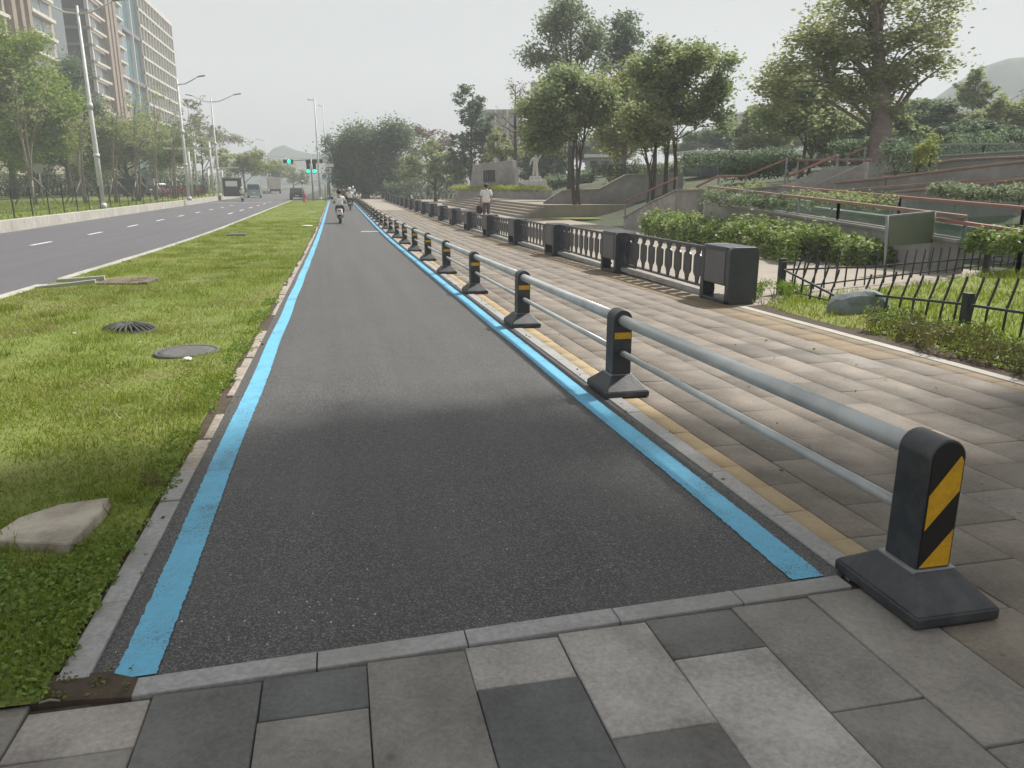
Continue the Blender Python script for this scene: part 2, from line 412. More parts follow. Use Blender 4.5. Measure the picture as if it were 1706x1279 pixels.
M['slab_y'] = tint_mat('faded yellow tactile slabs', [(0.33, 0.255, 0.15), (0.36, 0.275, 0.165), (0.39, 0.30, 0.185)], rough=0.8, noise=40, namt=0.22, bump=0.3)
M['joint'] = mat('dark sandy joint', (0.045, 0.042, 0.036), (0.085, 0.076, 0.06), scale=30, rough=1.0, c3=(0.05, 0.065, 0.022), scale3=2.0)
M['turf'] = mat('turf', (0.115, 0.16, 0.026), (0.165, 0.205, 0.036), scale=3.5, rough=1.0, bump=0.6, bscale=25, c3=(0.19, 0.19, 0.06), scale3=0.55)
M['land'] = mat('far land', (0.05, 0.065, 0.03), (0.075, 0.08, 0.045), scale=0.4, rough=1.0)
M['tan_path'] = mat('tan park paving', (0.31, 0.27, 0.22), (0.26, 0.225, 0.185), scale=2.5, rough=0.85, c3=(0.28, 0.24, 0.2), scale3=0.3)

# ------------------------------------------------------------------ mesh helpers
def np_mesh(name, verts, quads, mats, tint=None, smooth=False, matidx=None):
    me = bpy.data.meshes.new(name)
    verts = np.asarray(verts, dtype=np.float32); quads = np.asarray(quads, dtype=np.int32)
    k = quads.shape[1]
    me.vertices.add(len(verts)); me.vertices.foreach_set('co', verts.ravel())
    me.loops.add(quads.size); me.loops.foreach_set('vertex_index', quads.ravel())
    me.polygons.add(len(quads))
    me.polygons.foreach_set('loop_start', np.arange(0, quads.size, k, dtype=np.int32))
    if smooth: me.polygons.foreach_set('use_smooth', np.ones(len(quads), dtype=bool))
    for m in (mats if isinstance(mats, (list, tuple)) else [mats]): me.materials.append(m)
    if matidx is not None: me.polygons.foreach_set('material_index', np.asarray(matidx, dtype=np.int32))
    me.update(calc_edges=True)
    if tint is not None:
        a = me.attributes.new('tint', 'FLOAT', 'POINT')
        a.data.foreach_set('value', np.asarray(tint, dtype=np.float32))
    me.validate()
    return me

def link(name, me, parent=None, loc=None):
    o = bpy.data.objects.new(name, me)
    COL.objects.link(o)
    if parent: o.parent = parent
    if loc is not None: o.location = loc
    return o

class B:
    """collects shapes for ONE part"""
    def __init__(s): s.bm = bmesh.new()
    def box(s, x0, x1, y0, y1, z0, z1, mi=0):
        vs = [s.bm.verts.new(p) for p in ((x0,y0,z0),(x1,y0,z0),(x1,y1,z0),(x0,y1,z0),(x0,y0,z1),(x1,y0,z1),(x1,y1,z1),(x0,y1,z1))]
        for f in ((0,3,2,1),(4,5,6,7),(0,1,5,4),(1,2,6,5),(2,3,7,6),(3,0,4,7)):
            s.bm.faces.new([vs[i] for i in f]).material_index = mi
        return s
    def hexa(s, bot, top, mi=0):
        n = len(bot)
        a = [s.bm.verts.new(p) for p in bot]; b = [s.bm.verts.new(p) for p in top]
        s.bm.faces.new(list(reversed(a))).material_index = mi; s.bm.faces.new(b).material_index = mi
        for i in range(n): s.bm.faces.new((a[i], a[(i+1)%n], b[(i+1)%n], b[i])).material_index = mi
        return s
    def prism(s, poly, axis, d0, d1, mi=0):
        """2-D outline extruded along an axis; 'y': outline in (x,z); 'x': (y,z); 'z': (x,y)"""
        def P(p, d): return {'y': (p[0], d, p[1]), 'x': (d, p[0], p[1]), 'z': (p[0], p[1], d)}[axis]
        s.hexa([P(p, d0) for p in poly], [P(p, d1) for p in poly], mi)
        return s
    def tube(s, pts, radii, n=8, cap=True, mi=0):
        pts = [Vector(p) for p in pts]
        if not isinstance(radii, (list, tuple)): radii = [radii] * len(pts)
        rings = []
        ref = Vector((0.3, 0.2, 1)).normalized()
        for i, p in enumerate(pts):
            t = (pts[min(i+1, len(pts)-1)] - pts[max(i-1, 0)]).normalized()
            rr = ref if abs(t.dot(ref)) < 0.95 else Vector((1, 0, 0))
            u = t.cross(rr).normalized(); v = t.cross(u)
            rings.append([s.bm.verts.new(p + (u*math.cos(a) + v*math.sin(a)) * radii[i]) for a in [2*math.pi*k/n for k in range(n)]])
        for a, b in zip(rings, rings[1:]):
            for k in range(n):
                f = s.bm.faces.new((a[k], a[(k+1)%n], b[(k+1)%n], b[k])); f.smooth = True; f.material_index = mi
        if cap:
            s.bm.faces.new(list(reversed(rings[0]))).material_index = mi; s.bm.faces.new(rings[-1]).material_index = mi
        return s
    def lathe(s, prof, c=(0,0,0), n=16, mi=0, axis='z'):
        rings = []
        for r, z in prof:
            ring = []
            for k in range(n):
                a = 2*math.pi*k/n
                p = (r*math.cos(a), r*math.sin(a), z)
                if axis == 'y': p = (p[0], p[2], p[1])
                if axis == 'x': p = (p[2], p[0], p[1])
                ring.append(s.bm.verts.new((c[0]+p[0], c[1]+p[1], c[2]+p[2])))
            rings.append(ring)
        for a, b in zip(rings, rings[1:]):
            for k in range(n):
                f = s.bm.faces.new((a[k], a[(k+1)%n], b[(k+1)%n], b[k])); f.smooth = True; f.material_index = mi
        s.bm.faces.new(list(reversed(rings[0]))); s.bm.faces.new(rings[-1])
        return s
    def ball(s, c, rx, ry, rz, n=12, mi=0):
        prof = [(max(0.02, math.sin(math.pi*i/n)), -math.cos(math.pi*i/n)) for i in range(n+1)]
        m0 = len(s.bm.verts)
        s.lathe(prof, (0,0,0), n, mi)
        s.bm.verts.ensure_lookup_table()
        for v in s.bm.verts[m0:]:
            v.co = Vector((c[0]+v.co.x*rx, c[1]+v.co.y*ry, c[2]+v.co.z*rz))
        return s
    def strip(s, a, b, w, h, mi=0):
        """a straight bar of rectangular section from a to b"""
        a, b = Vector(a), Vector(b); t = (b-a).normalized()
        u = t.cross(UP).normalized() if abs(t.z) < 0.99 else Vector((1,0,0))
        v = u.cross(t).normalized()
        q = [(-w/2,-h/2),(w/2,-h/2),(w/2,h/2),(-w/2,h/2)]
        s.hexa([a+u*x+v*y for x,y in q], [b+u*x+v*y for x,y in q], mi)
        return s
    def build(s, name, m, parent=None, loc=None, bevel=0, seg=2):
        bmesh.ops.recalc_face_normals(s.bm, faces=s.bm.faces)
        me = bpy.data.meshes.new(name); s.bm.to_mesh(me); s.bm.free()
        for mm in (m if isinstance(m, (list, tuple)) else [m]): me.materials.append(mm)
        o = link(name, me, parent, loc)
        if bevel:
            md = o.modifiers.new('Bevel', 'BEVEL'); md.width = bevel; md.segments = seg; md.limit_method = 'ANGLE'; md.angle_limit = R(35)
            md.harden_normals = False
        return o

def tag(o, label, cat, group=None):
    o['label'] = label; o['category'] = cat
    if group: o['group'] = group
    return o
def thing(name, label, cat, loc=(0,0,0), rz=0, group=None):
    o = bpy.data.objects.new(name, None); COL.objects.link(o)
    o.empty_display_size = 0.2
    o.location = loc; o.rotation_euler = (0, 0, rz)
    return tag(o, label, cat, group)
def struct(o, kind='structure'):
    o['kind'] = kind
    return o
def dup(root, loc, label=None, rz=None, group=None):
    r = root.copy(); COL.objects.link(r); r.location = loc
    if rz is not None: r.rotation_euler = (0, 0, rz)
    if label: r['label'] = label
    if group: r['group'] = group
    for ch in list(root.children):
        c = ch.copy(); COL.objects.link(c); c.parent = r
        for gch in list(ch.children):
            d = gch.copy(); COL.objects.link(d); d.parent = c
    return r
ORD = ['first','second','third','fourth','fifth','sixth','seventh','eighth','ninth','tenth','eleventh','twelfth','thirteenth',
       'fourteenth','fifteenth','sixteenth','seventeenth','eighteenth','nineteenth','twentieth','twenty-first','twenty-second','twenty-third','twenty-fourth','twenty-fifth','twenty-sixth','twenty-seventh','twenty-eighth']

def sheet(name, xs, ys, zf, m, thick=0):
    """ground sheet with the lane's fall"""
    xs, ys = list(xs), list(ys)
    v = [(x, y, zf(x, y)) for y in ys for x in xs]
    nx = len(xs)
    q = [(j*nx+i, j*nx+i+1, (j+1)*nx+i+1, (j+1)*nx+i) for j in range(len(ys)-1) for i in range(nx-1)]
    return struct(link(name, np_mesh(name, v, q, m, smooth=True)))
YS = [-30, -10, -4, 0, 4, 8, 12, 16, 20, 22, 24, 26, 28, 30, 32, 34, 36, 38, 40, 60, 80, 100, 130, 180]

# ================================================================== THE SETTING
# land under everything
xs = [-1200, -600, -300, -120, -60, -30, -14.35, -14.3, -5.15, -5.0, 0, 5, 8, 11, 12.6] + [13 + i for i in range(0, 16)] + [32, 40, 60, 120, 300, 600, 1200]
ys = [-40, -20, -8, 0, 3, 6, 7, 8, 9, 10, 11, 12, 13, 15, 18, 20, 22, 24, 26, 28, 30, 32, 34, 36, 38, 40, 50, 60, 80, 100, 120, 130, 140, 150, 160, 170, 180, 250, 400, 700, 1200]
def land_z(x, y):
    if -14.33 < x < -5.1: return g(y) - 0.5
    return gz(x, y) - 0.10
sheet('ground', xs, ys, land_z, M['land'])

# road on the left, 0.12 m below the grass
road = sheet('road', [-14.2, -12, -9.5, -7, -5.12], YS + [300], lambda x, y: g(y) - 0.12, M['road'])
def marking(y0, y1, x, w=0.13):
    n = max(2, int((y1 - y0) / 3) + 2)
    return sheet('road_marking', [x - w/2, x + w/2], [y0 + (y1-y0)*i/(n-1) for i in range(n)], lambda a, b: g(b) - 0.12 + 0.004, M['white_paint'])
for k in range(9):
    y0 = 29.4 + 6.3 * k
    marking(y0, y0 + 2.0, -10.2 + 0.012 * k * 3, 0.14)
for k in range(7):
    marking(58 + 7 * k, 60.5 + 7 * k, -7.4, 0.14)
marking(94, 94.5, -10, 7.5)
# crossing road at the far end
sheet('cross_road', [-60, -14.2, -5.1, 5, 20, 60], [96, 100, 108, 112], lambda x, y: g(y) - 0.055 if x > -5 else g(y) - 0.10, M['road'])

# cycle lane
def lane_y0(x): return 2.345 + 0.042 * (x + 0.7)
def lane_sheet(name, x0, x1, m, dz, near=0.0, far=110):
    yy = [y for y in YS if y > 3 and y < far] + [far]
    v, q = [], []
    for x in (x0, x1): v.append((x, lane_y0(x) + near, g(lane_y0(x)) + dz))
    for y in yy:
        for x in (x0, x1): v.append((x, y, g(y) + dz))
    for j in range(len(yy)): q.append((2*j, 2*j+1, 2*j+3, 2*j+2))
    return struct(link(name, np_mesh(name, v, q, m)))
lane_sheet('cycle_lane', -0.86, 1.94, M['asphalt'], 0.0)
# blue edge lines with slightly ragged rims
def ragged(name, x0, x1, seed):
    rng = np.random.RandomState(seed)
    yy = list(np.arange(lane_y0(x0) + 0.02, 9, 0.012)) + list(np.arange(9, 20, 0.1)) + list(np.arange(20, 96, 1.0))
    v, q = [], []
    for y in yy:
        amp = 0.004 if y < 9 else 0
        wob = 0.006 * math.sin(y * 1.7 + seed)
        skew = 0.042 * 0.06 if False else 0
        v.append((x0 + wob + rng.uniform(-amp, amp), y, g(y) + 0.004)); v.append((x1 + wob + rng.uniform(-amp, amp), y + (0.005 if y < 2.6 else 0), g(y) + 0.004))
    for j in range(len(yy)-1): q.append((2*j, 2*j+1, 2*j+3, 2*j+2))
    return struct(link(name, np_mesh(name, v, q, M['blue'])))
ragged('blue_line', -0.785, -0.655, 3)
ragged('blue_line', 1.70, 1.845, 8)
# white smudge across the lane far away
sheet('paint_smudge', [0.95, 1.7], [33.0, 33.3], lambda x, y: g(y) + 0.006, M['white_paint'])

# kerbs: end strip, left edging stones, right kerb
def kerb_row(name, stones, m, bevel=0.004):
    b = B()
    for (a, c, d, e, z) in stones:      # four plan corners and a top offset
        zz = [g(p[1]) for p in (a, c, d, e)]
        b.hexa([(p[0], p[1], z0 - 0.12) for p, z0 in zip((a, c, d, e), zz)], [(p[0], p[1], z0 + z) for p, z0 in zip((a, c, d, e), zz)])
    return struct(b.build(name, m, bevel=bevel))
rng = random.Random(4)
st = []
xb = [-0.72, 0.02 - 0.165, 0.36, 0.92, 1.42, 1.90]
for x0, x1 in zip(xb, xb[1:]):
    st.append(((x0+0.002, lane_y0(x0) - 0.088), (x1-0.002, lane_y0(x1) - 0.088), (x1-0.002, lane_y0(x1) + 0.008), (x0+0.002, lane_y0(x0) + 0.008), 0.007 + rng.uniform(-0.002, 0.002)))
kerb_row('kerb', st, M['kerb'])
st = []
y = 2.385
while y < 95:
    L = rng.uniform(0.42, 0.6) if y < 9 else rng.uniform(0.6, 1.2)
    if y < 4.0 or rng.random() < 0.93:
        ex = 0 if y < 4 else rng.uniform(-0.012, 0.02)
        nar = 0 if y < 4.2 else rng.uniform(0.0, 0.05)
        st.append(((-0.952 + ex + nar, y), (-0.855, y), (-0.855, y + L - 0.006), (-0.952 + ex + nar * rng.uniform(0.4, 1.4), y + L - 0.006), rng.uniform(0.004, 0.014)))
    y += L + (0 if y < 4 else rng.uniform(0, 0.05))
sheet('soil', [-0.985, -0.92, -0.85], [2.42, 3, 4, 6, 8, 12, 16, 20, 24, 28, 32, 36, 40, 60, 95], lambda x, y: g(y) - 0.004, M['soil'])
n0 = 4
kerb_row('kerb', st[:n0], M['kerb'])
kerb_row('kerb', st[n0:], M['kerb_old'], 0.008)
st = []
y = 2.43
while y < 100:
    L = 0.62 if y < 25 else 2.4
    st.append(((1.93, y), (2.035, y), (2.035, y + L - 0.004), (1.93, y + L - 0.004), 0.008 + rng.uniform(-0.002, 0.002)))
    y += L
kerb_row('kerb', st, M['kerb'])
# soil at the lane's near left corner
b = B()
so = [(-1.02, 2.285), (-0.85, 2.272), (-0.70, 2.25), (-0.70, 2.345), (-0.80, 2.40), (-0.97, 2.42)]
b.hexa([(x, y, -0.07) for x, y in so], [(x, y, -0.028) for x, y in so])
struct(b.build('soil', M['soil']))

# paving: every slab a piece of one pavement mesh
def slabs(name, cells, m, jm):
    v, q, t = [], [], []
    for (x0, x1, y0, y1, tint) in cells:
        e = 0.0028; c = 0.006
        dz = rng.uniform(-0.0022, 0.0022)
        k = len(v)
        jt = [(rng.uniform(-.0022, .0022), rng.uniform(-.0022, .0022)) for _ in range(4)]
        tl = [rng.uniform(-.0012, .0012) for _ in range(4)]
        for q_, (a, bb, h) in enumerate( ((x0+e, y0+e, -0.03), (x1-e, y0+e, -0.03), (x1-e, y1-e, -0.03), (x0+e, y1-e, -0.03),
                           (x0+e, y0+e, -0.004), (x1-e, y0+e, -0.004), (x1-e, y1-e, -0.004), (x0+e, y1-e, -0.004),
                           (x0+c, y0+c, 0), (x1-c, y0+c, 0), (x1-c, y1-c, 0), (x0+c, y1-c, 0))):
            v.append((a + jt[q_ % 4][0], bb + jt[q_ % 4][1], g(bb) + h + dz + tl[q_ % 4])); t.append(tint)
        for i in range(4):
            j = (i+1) % 4
            q.append((k+i, k+j, k+4+j, k+4+i)); q.append((k+4+i, k+4+j, k+8+j, k+8+i))
        q.append((k+8, k+9, k+10, k+11))
    me = np_mesh(name, v, q, m, tint=t)
    return struct(link(name, me))
cells = []
def col_cells(x0, x1, ytop, ybot, seq):
    y = ytop
    for L, t in seq:
        cells.append((x0, x1, y - L, y, t)); y -= L
    while y > ybot:
        L = rng.choice([0.33, 0.66]); cells.append((x0, x1, y - L, y, rng.uniform(0.1, 0.8))); y -= L
SEQ = [[(0.66, 0.40)], [(0.8, 0.43)], [(0.22, 0.74), (0.6, 0.40)], [(0.6, 0.12)], [(0.22, 0.05), (0.4, 0.33)],
       [(0.575, 0.30), (0.33, 0.36)], [(0.24, 0.80), (0.5, 0.04)], [(0.56, 0.80), (0.4, 0.18)], [(0.25, 0.16), (0.62, 0.86)], [(0.62, 0.40), (0.5, 0.30)]]
cxs = [-1.66, -1.33, -0.985, -0.638, -0.311, 0.016, 0.345, 0.678, 1.01, 1.358, 1.685]
for i in range(10):
    ytop = lane_y0((cxs[i] + cxs[i+1]) / 2) - 0.098
    if i < 2: ytop = 2.287
    col_cells(cxs[i], cxs[i+1], ytop, -2.5, SEQ[i])
for i in range(11): col_cells(-1.66 - .333*(i+1), -1.66 - .333*i, 2.287, -2.5, [(rng.choice([.33, .66]), rng.uniform(.2, .6))])
# the pavement beside the rail
cols_r = [2.172] + [2.38 + .347*k for k in range(10)]
ycells = []; wcells = []
for k, (x0, x1) in enumerate(zip(cols_r, cols_r[1:])):
    x1 = min(x1, 5.325)
    if x0 >= 5.32: break
    y = 3.437 - .667*9 + (.333 if k % 2 else 0)
    while y < 60:
        L = .667 if y < 26 else 1.334
        if 4.70 < x0 < 5.2 and rng.random() < (.88 if y > 5 else .5):
            ycells.append((x0, x1, y, y + L/2, rng.uniform(0, 1))); ycells.append((x0, x1, y + L/2, y + L, rng.uniform(0, 1)))
        else:
            a0 = x0
            if k == 0 and y + L < 2.5: a0 = 2.015
            wcells.append((a0, x1, y, y + L, min(1, max(0, rng.gauss(.52, .20 if y < 7 else .12)))))
        y += L
for y in (-2.5, -1.84, -1.17, -.5, .16, .82, 1.49):
    cells.append((1.685, 2.015, y, y + .667 if y < 1.4 else 2.352, rng.uniform(.25, .6)))
kcells = []
y = 2.43
while y < 60:
    L = 0.33 if y < 25 else 1.32
    kcells.append((2.042, 2.172, y, y + L, rng.uniform(0, 1))); y += L
slabs('pavement', cells, M['slab'], None)
slabs('pavement', wcells, M['slab_walk'], None)
slabs('tactile_paving', ycells, M['slab_o'], None)
slabs('tactile_paving', kcells, M['slab_y'], None)
sheet('pavement_bed', [-5.3, -0.99], [-6, -2, 0, 2.33], lambda x, y: g(y) - 0.012, M['joint'])
sheet('pavement_bed', [-0.99, 1.9], [-6, -2, 0, 2.27], lambda x, y: g(y) - 0.0125, M['joint'])
sheet('pavement_bed', [1.9, 5.5], [-6, -2, 0, 2, 4, 8, 12, 16, 20, 22, 24, 26, 28, 30, 32, 34, 36, 38, 40, 60], lambda x, y: g(y) - 0.0115, M['joint'])
sheet('pavement', [2.04, 3, 4, 5.3], [60, 80, 100, 140, 180], lambda x, y: g(y), M['tan_path'])
# pale edging of the paving, park side
st = []
y = -3
while y < 9.6:
    L = 0.9
    st.append(((5.33, y), (5.45, y), (5.45, y + L - 0.006), (5.33, y + L - 0.006), 0.006)); y += L
kerb_row('kerb', st, M['kerb_pale'])
# plaza behind the balustrade
sheet('plaza', [5.31, 6.5, 8, 9.5, 11, 12.6], [9.6, 10, 12, 14, 16, 18, 20, 22, 24, 26, 28, 30, 32, 34, 36, 38, 40, 60, 80, 100, 140], lambda x, y: g(y) - 0.003, M['tan_path'])
# road kerbs
st = []
y = 6.0
while y < 96:
    st.append(((-5.22, y), (-5.02, y), (-5.02, y + 0.99), (-5.22, y + 0.99), 0.02 + rng.uniform(-0.004, 0.004))) if not (14.35 < y < 15.4) else None
    y += 1.0
kerb_row('kerb', st, M['kerb_pale'], 0.01)
b = B()
y = 6
while y < 130:
    b.hexa([(-14.45, y, g(y) - 0.4), (-14.15, y, g(y) - 0.4), (-14.15, y + 1.49, g(y+1.49) - 0.4), (-14.45, y + 1.49, g(y+1.49) - 0.4)],
           [(-14.43, y, -.07), (-14.17, y, -.07), (-14.17, y + 1.49, -.07), (-14.43, y + 1.49, -.07)])
    y += 1.5
struct(b.build('kerb', M['kerb_pale'], bevel=0.02))

# grass verge between road and lane, with bumps
def verge_z(x, y):
    return g(y) + 0.012 + 0.03 * (math.sin(x * 2.1 + y * 0.9) * math.sin(y * 1.3 - x)) * sstep(-0.95, -1.4, x) * sstep(-5.0, -4.4, x) * sstep(2.3, 3.2, y)
sheet('verge', [-5.02 + 4.05 * i / 27 for i in range(28)], [2.275 + 0.15 * i for i in range(81)] + [14.5 + 0.5 * i for i in range(52)] + [42, 46, 50, 60, 70, 80, 96], verge_z, M['turf'])
sheet('verge', [-60, -40, -30, -24, -19, -14.45], [-10, 0, 10, 20, 30, 40, 50, 60, 70, 80, 96, 140], lambda x, y: -0.1, M['turf'])
def plot_z(x, y): return g(y) + 0.05 * sstep(5.45, 6.2, x) + 0.03 * math.sin(x * 1.7) * math.sin(y * 1.9 + 1) * sstep(5.6, 6.6, x) + 0.1 * sstep(9, 12, x)
v, q = [], []
pn, pm = 16, 20
for j in range(pm + 1):
    t = j / pm
    for i in range(pn + 1):
        s = i / pn
        y = -4 + t * (9.7 + 3.0 * s + 4 - 0.2)
        x = 5.45 + s * 8.5
        v.append((x, y, plot_z(x, y)))
for j in range(pm):
    for i in range(pn): q.append((j*(pn+1)+i, j*(pn+1)+i+1, (j+1)*(pn+1)+i+1, (j+1)*(pn+1)+i))
struct(link('verge', np_mesh('verge', v, q, M['turf'], smooth=True)))

# ------------------------------------------------------------------ grass blades
def blades(name, pts, hmin, hmax, width, m, seed, lean=0.5, leafy=False):
    r = np.random.RandomState(seed)
    n = len(pts)
    P = np.asarray(pts, dtype=np.float32)
    h = r.uniform(hmin, hmax, n) * (P[:, 3] if P.shape[1] > 3 else 1)
    a = r.uniform(0, 2*np.pi, n); d = r.uniform(0, 2*np.pi, n)
    ln = r.uniform(0.1, lean, n) * h
    w = width * r.uniform(0.6, 1.3, n)
    ux, uy = np.cos(a) * w, np.sin(a) * w
    v = np.zeros((n, 3, 3), np.float32)
    v[:, 0, 0] = P[:, 0] - ux; v[:, 0, 1] = P[:, 1] - uy; v[:, 0, 2] = P[:, 2]
    v[:, 1, 0] = P[:, 0] + ux; v[:, 1, 1] = P[:, 1] + uy; v[:, 1, 2] = P[:, 2]
    v[:, 2, 0] = P[:, 0] + np.cos(d) * ln; v[:, 2, 1] = P[:, 1] + np.sin(d) * ln; v[:, 2, 2] = P[:, 2] + h
    f = np.arange(n * 3).reshape(n, 3)
    t = np.clip(r.normal(0.5, 0.2, n) + (P[:, 4] if P.shape[1] > 4 else 0), 0, 1)
    o = link(name, np_mesh(name, v.reshape(-1, 3), f, m, tint=np.repeat(t, 3)))
    return struct(o, 'stuff')
rg = np.random.RandomState(11)
def wave(x, y):
    return (np.sin(x*2.3 + y*0.7) * np.sin(y*1.1 - x*1.6) + 0.6*np.sin(x*5.1 - y*2.2) * np.sin(y*3.7 + x)) 
pts = []
HOLES = [(-2.42, 9.5, 0.255), (-1.5, 7.86, 0.24), (-1.34, 3.62, 0.17), (-4.4, 15.1, 0.75)]
for (ya, yb, n, sc) in ((2.35, 8, 75000, 1.0), (8, 20, 70000, 1.4), (20, 45, 52000, 2.2), (45, 95, 30000, 3.2)):
    x = rg.uniform(-5.0, -0.93, n); y = rg.uniform(ya, yb, n)
    if yb <= 8: x = np.where(rg.rand(n) < 0.6, rg.uniform(-3.2, -0.93, n), x)
    edge = 0.012 + 0.03 * np.clip(np.sin(y*3.1) + np.sin(y*7.7 + 1), -1, 1.4)
    ok = (x < -0.955 + np.where(y > 4.2, edge, 0))
    for hx, hy, hr in HOLES: ok &= ((x-hx)**2 + ((y-hy))**2 > hr*hr)
    x, y = x[ok], y[ok]
    wv = wave(x, y)
    k = (0.75 + 0.35*wv) * sc
    ti = 0.16 * wv + 0.16 * np.sin(x*0.9 + 2) * np.sin(y*0.55) + 0.12*np.sin(x*3.3+y*2.1)*np.sin(y*2.9-x) + (0.12 if ya >= 20 else 0)
    z = np.array([verge_z(a, bb) for a, bb in zip(x, y)])
    pts.append((np.stack([x, y, z - 0.005, np.clip(k, 0.35, 3.5), ti], 1)))
# taller tufts and dry straw between
n = 26000
tx = rg.uniform(-4.9, -1.0, 420); ty = 2.6 + 40*rg.rand(420)**1.8
k = rg.randint(0, 420, n)
sp_ = rg.normal(0, .07, (n, 2)) * (1 + ty[k]*.03)[:, None]
x = tx[k] + sp_[:, 0]; y = ty[k] + sp_[:, 1]
ok = (x < -.97) & (y > 2.5)
for hx, hy, hr in HOLES: ok &= ((x-hx)**2 + ((y-hy))**2 > hr*hr)
x, y, kk = x[ok], y[ok], k[ok]
z = np.array([verge_z(a, bb) for a, bb in zip(x, y)])
blades('grass', np.stack([x, y, z - .005, (.7 + .5*(kk % 7)/7)*(1 + y*.02), ((kk % 5) - 2.5)*.13], 1), .04, .085, .0045, G['grass'], 15, .8)
n = 17000
tx = np.concatenate([rg.uniform(-4.9, -1.1, 110), rg.uniform(-5, -3.2, 35)]); ty = np.concatenate([3 + 28*rg.rand(110)**1.5, rg.uniform(9, 14, 35)])
k = rg.randint(0, 145, n)
x = tx[k] + rg.normal(0, .16, n); y = ty[k] + rg.normal(0, .22, n)
ok = (x < -.97) & (x > -5) & (y > 2.5)
for hx, hy, hr in HOLES: ok &= ((x-hx)**2 + ((y-hy))**2 > hr*hr)
x, y = x[ok], y[ok]
z = np.array([verge_z(a, bb) for a, bb in zip(x, y)])
blades('dry_grass', np.stack([x, y, z, np.ones(len(x)), 0*x + .1], 1), .012, .045, .005, G['straw'], 16, 1.6)
blades('grass', np.concatenate(pts), 0.014, 0.046, 0.0042, G['grass'], 5, 1.3)
n = 26000
x = rg.uniform(5.6, 13, n); y = rg.uniform(2, 12.4, n)
ok = y < 9.6 + (x - 5.45) * 0.35
x, y = x[ok], y[ok]
z = np.array([plot_z(a, bb) for a, bb in zip(x, y)])
blades('grass', np.stack([x, y, z, 0.9 + 0.4*wave(x, y), 0.1*wave(x, y) + 0.05], 1), 0.04, 0.12, 0.008, G['grass'], 6, 0.9)
n = 16000
x = rg.uniform(-30, -14.5, n); y = rg.uniform(33, 80, n)
blades('grass', np.stack([x, y, x*0 - .1, np.ones(n)*1.5, 0*x + 0.05], 1), 0.05, 0.12, 0.02, G['grass'], 7, 0.9)

# ------------------------------------------------------------------ leaves
def leaf_quads(C, size, r, flat=0.35, aspect=0.5, tint=None, droop=0.0):
    """a small folded-diamond leaf at each centre"""
    n = len(C)
    d = r.normal(0, 1, (n, 3)); d[:, 2] = d[:, 2]*flat - droop
    d /= np.linalg.norm(d, axis=1)[:, None]
    e = r.normal(0, 1, (n, 3)); e -= (e*d).sum(1)[:, None]*d
    e /= np.linalg.norm(e, axis=1)[:, None]
    s = size * r.uniform(0.6, 1.35, n)[:, None]
    v = np.stack([C - d*s*0.5, C + e*s*aspect*0.5, C + d*s*0.5, C - e*s*aspect*0.5], 1)
    f = np.arange(n*4).reshape(n, 4)
    return v.reshape(-1, 3), f, np.repeat(tint, 4)

def crown_points(blobs, n_clump, per, r, clump_r, sub=9):
    """lumpy crown: each mass is broken into boughs, each bough into leaf clumps, some straggling outside"""
    boughs = []
    for b_ in blobs:
        for k in range(sub):
            u = r.normal(0, 1, 3); u /= np.linalg.norm(u)
            u[2] = u[2] * 0.9 + 0.1
            rad = r.uniform(0.3, 1.18)
            s = r.uniform(0.2, 0.42)
            boughs.append(np.concatenate([np.array(b_[:3]) + u * rad * np.array(b_[3:6]) * 0.86, np.array(b_[3:6]) * s * np.array([1, 1, 1.0])]))
    vol = np.array([b_[3]*b_[4]*b_[5] for b_ in boughs]) ** 0.6
    cnt = np.maximum(1, (n_clump * vol / vol.sum()).astype(int))
    cc = []
    for b_, k in zip(boughs, cnt):
        u = r.normal(0, 1, (k, 3)); u /= np.linalg.norm(u, axis=1)[:, None]
        rad = r.uniform(0.2, 1.0, k) ** 0.5
        rad = np.where(r.rand(k) < 0.12, rad * 1.7, rad)
        cc.append(u * rad[:, None] * b_[3:6] + b_[:3])
    cc = np.concatenate(cc)
    pts, tn = [], []
    for c in cc:
        k = max(3, int(per * r.uniform(0.4, 1.5)))
        cr = clump_r * r.uniform(0.5, 1.3)
        p = r.normal(0, 0.5, (k, 3)) * np.array([cr, cr, cr*0.75]) + c
        pts.append(p)
        tn.append(np.clip(r.normal(0.0, 0.14, k) + r.uniform(0.2, 0.8), 0, 1))
    return cc, np.concatenate(pts), np.concatenate(tn)

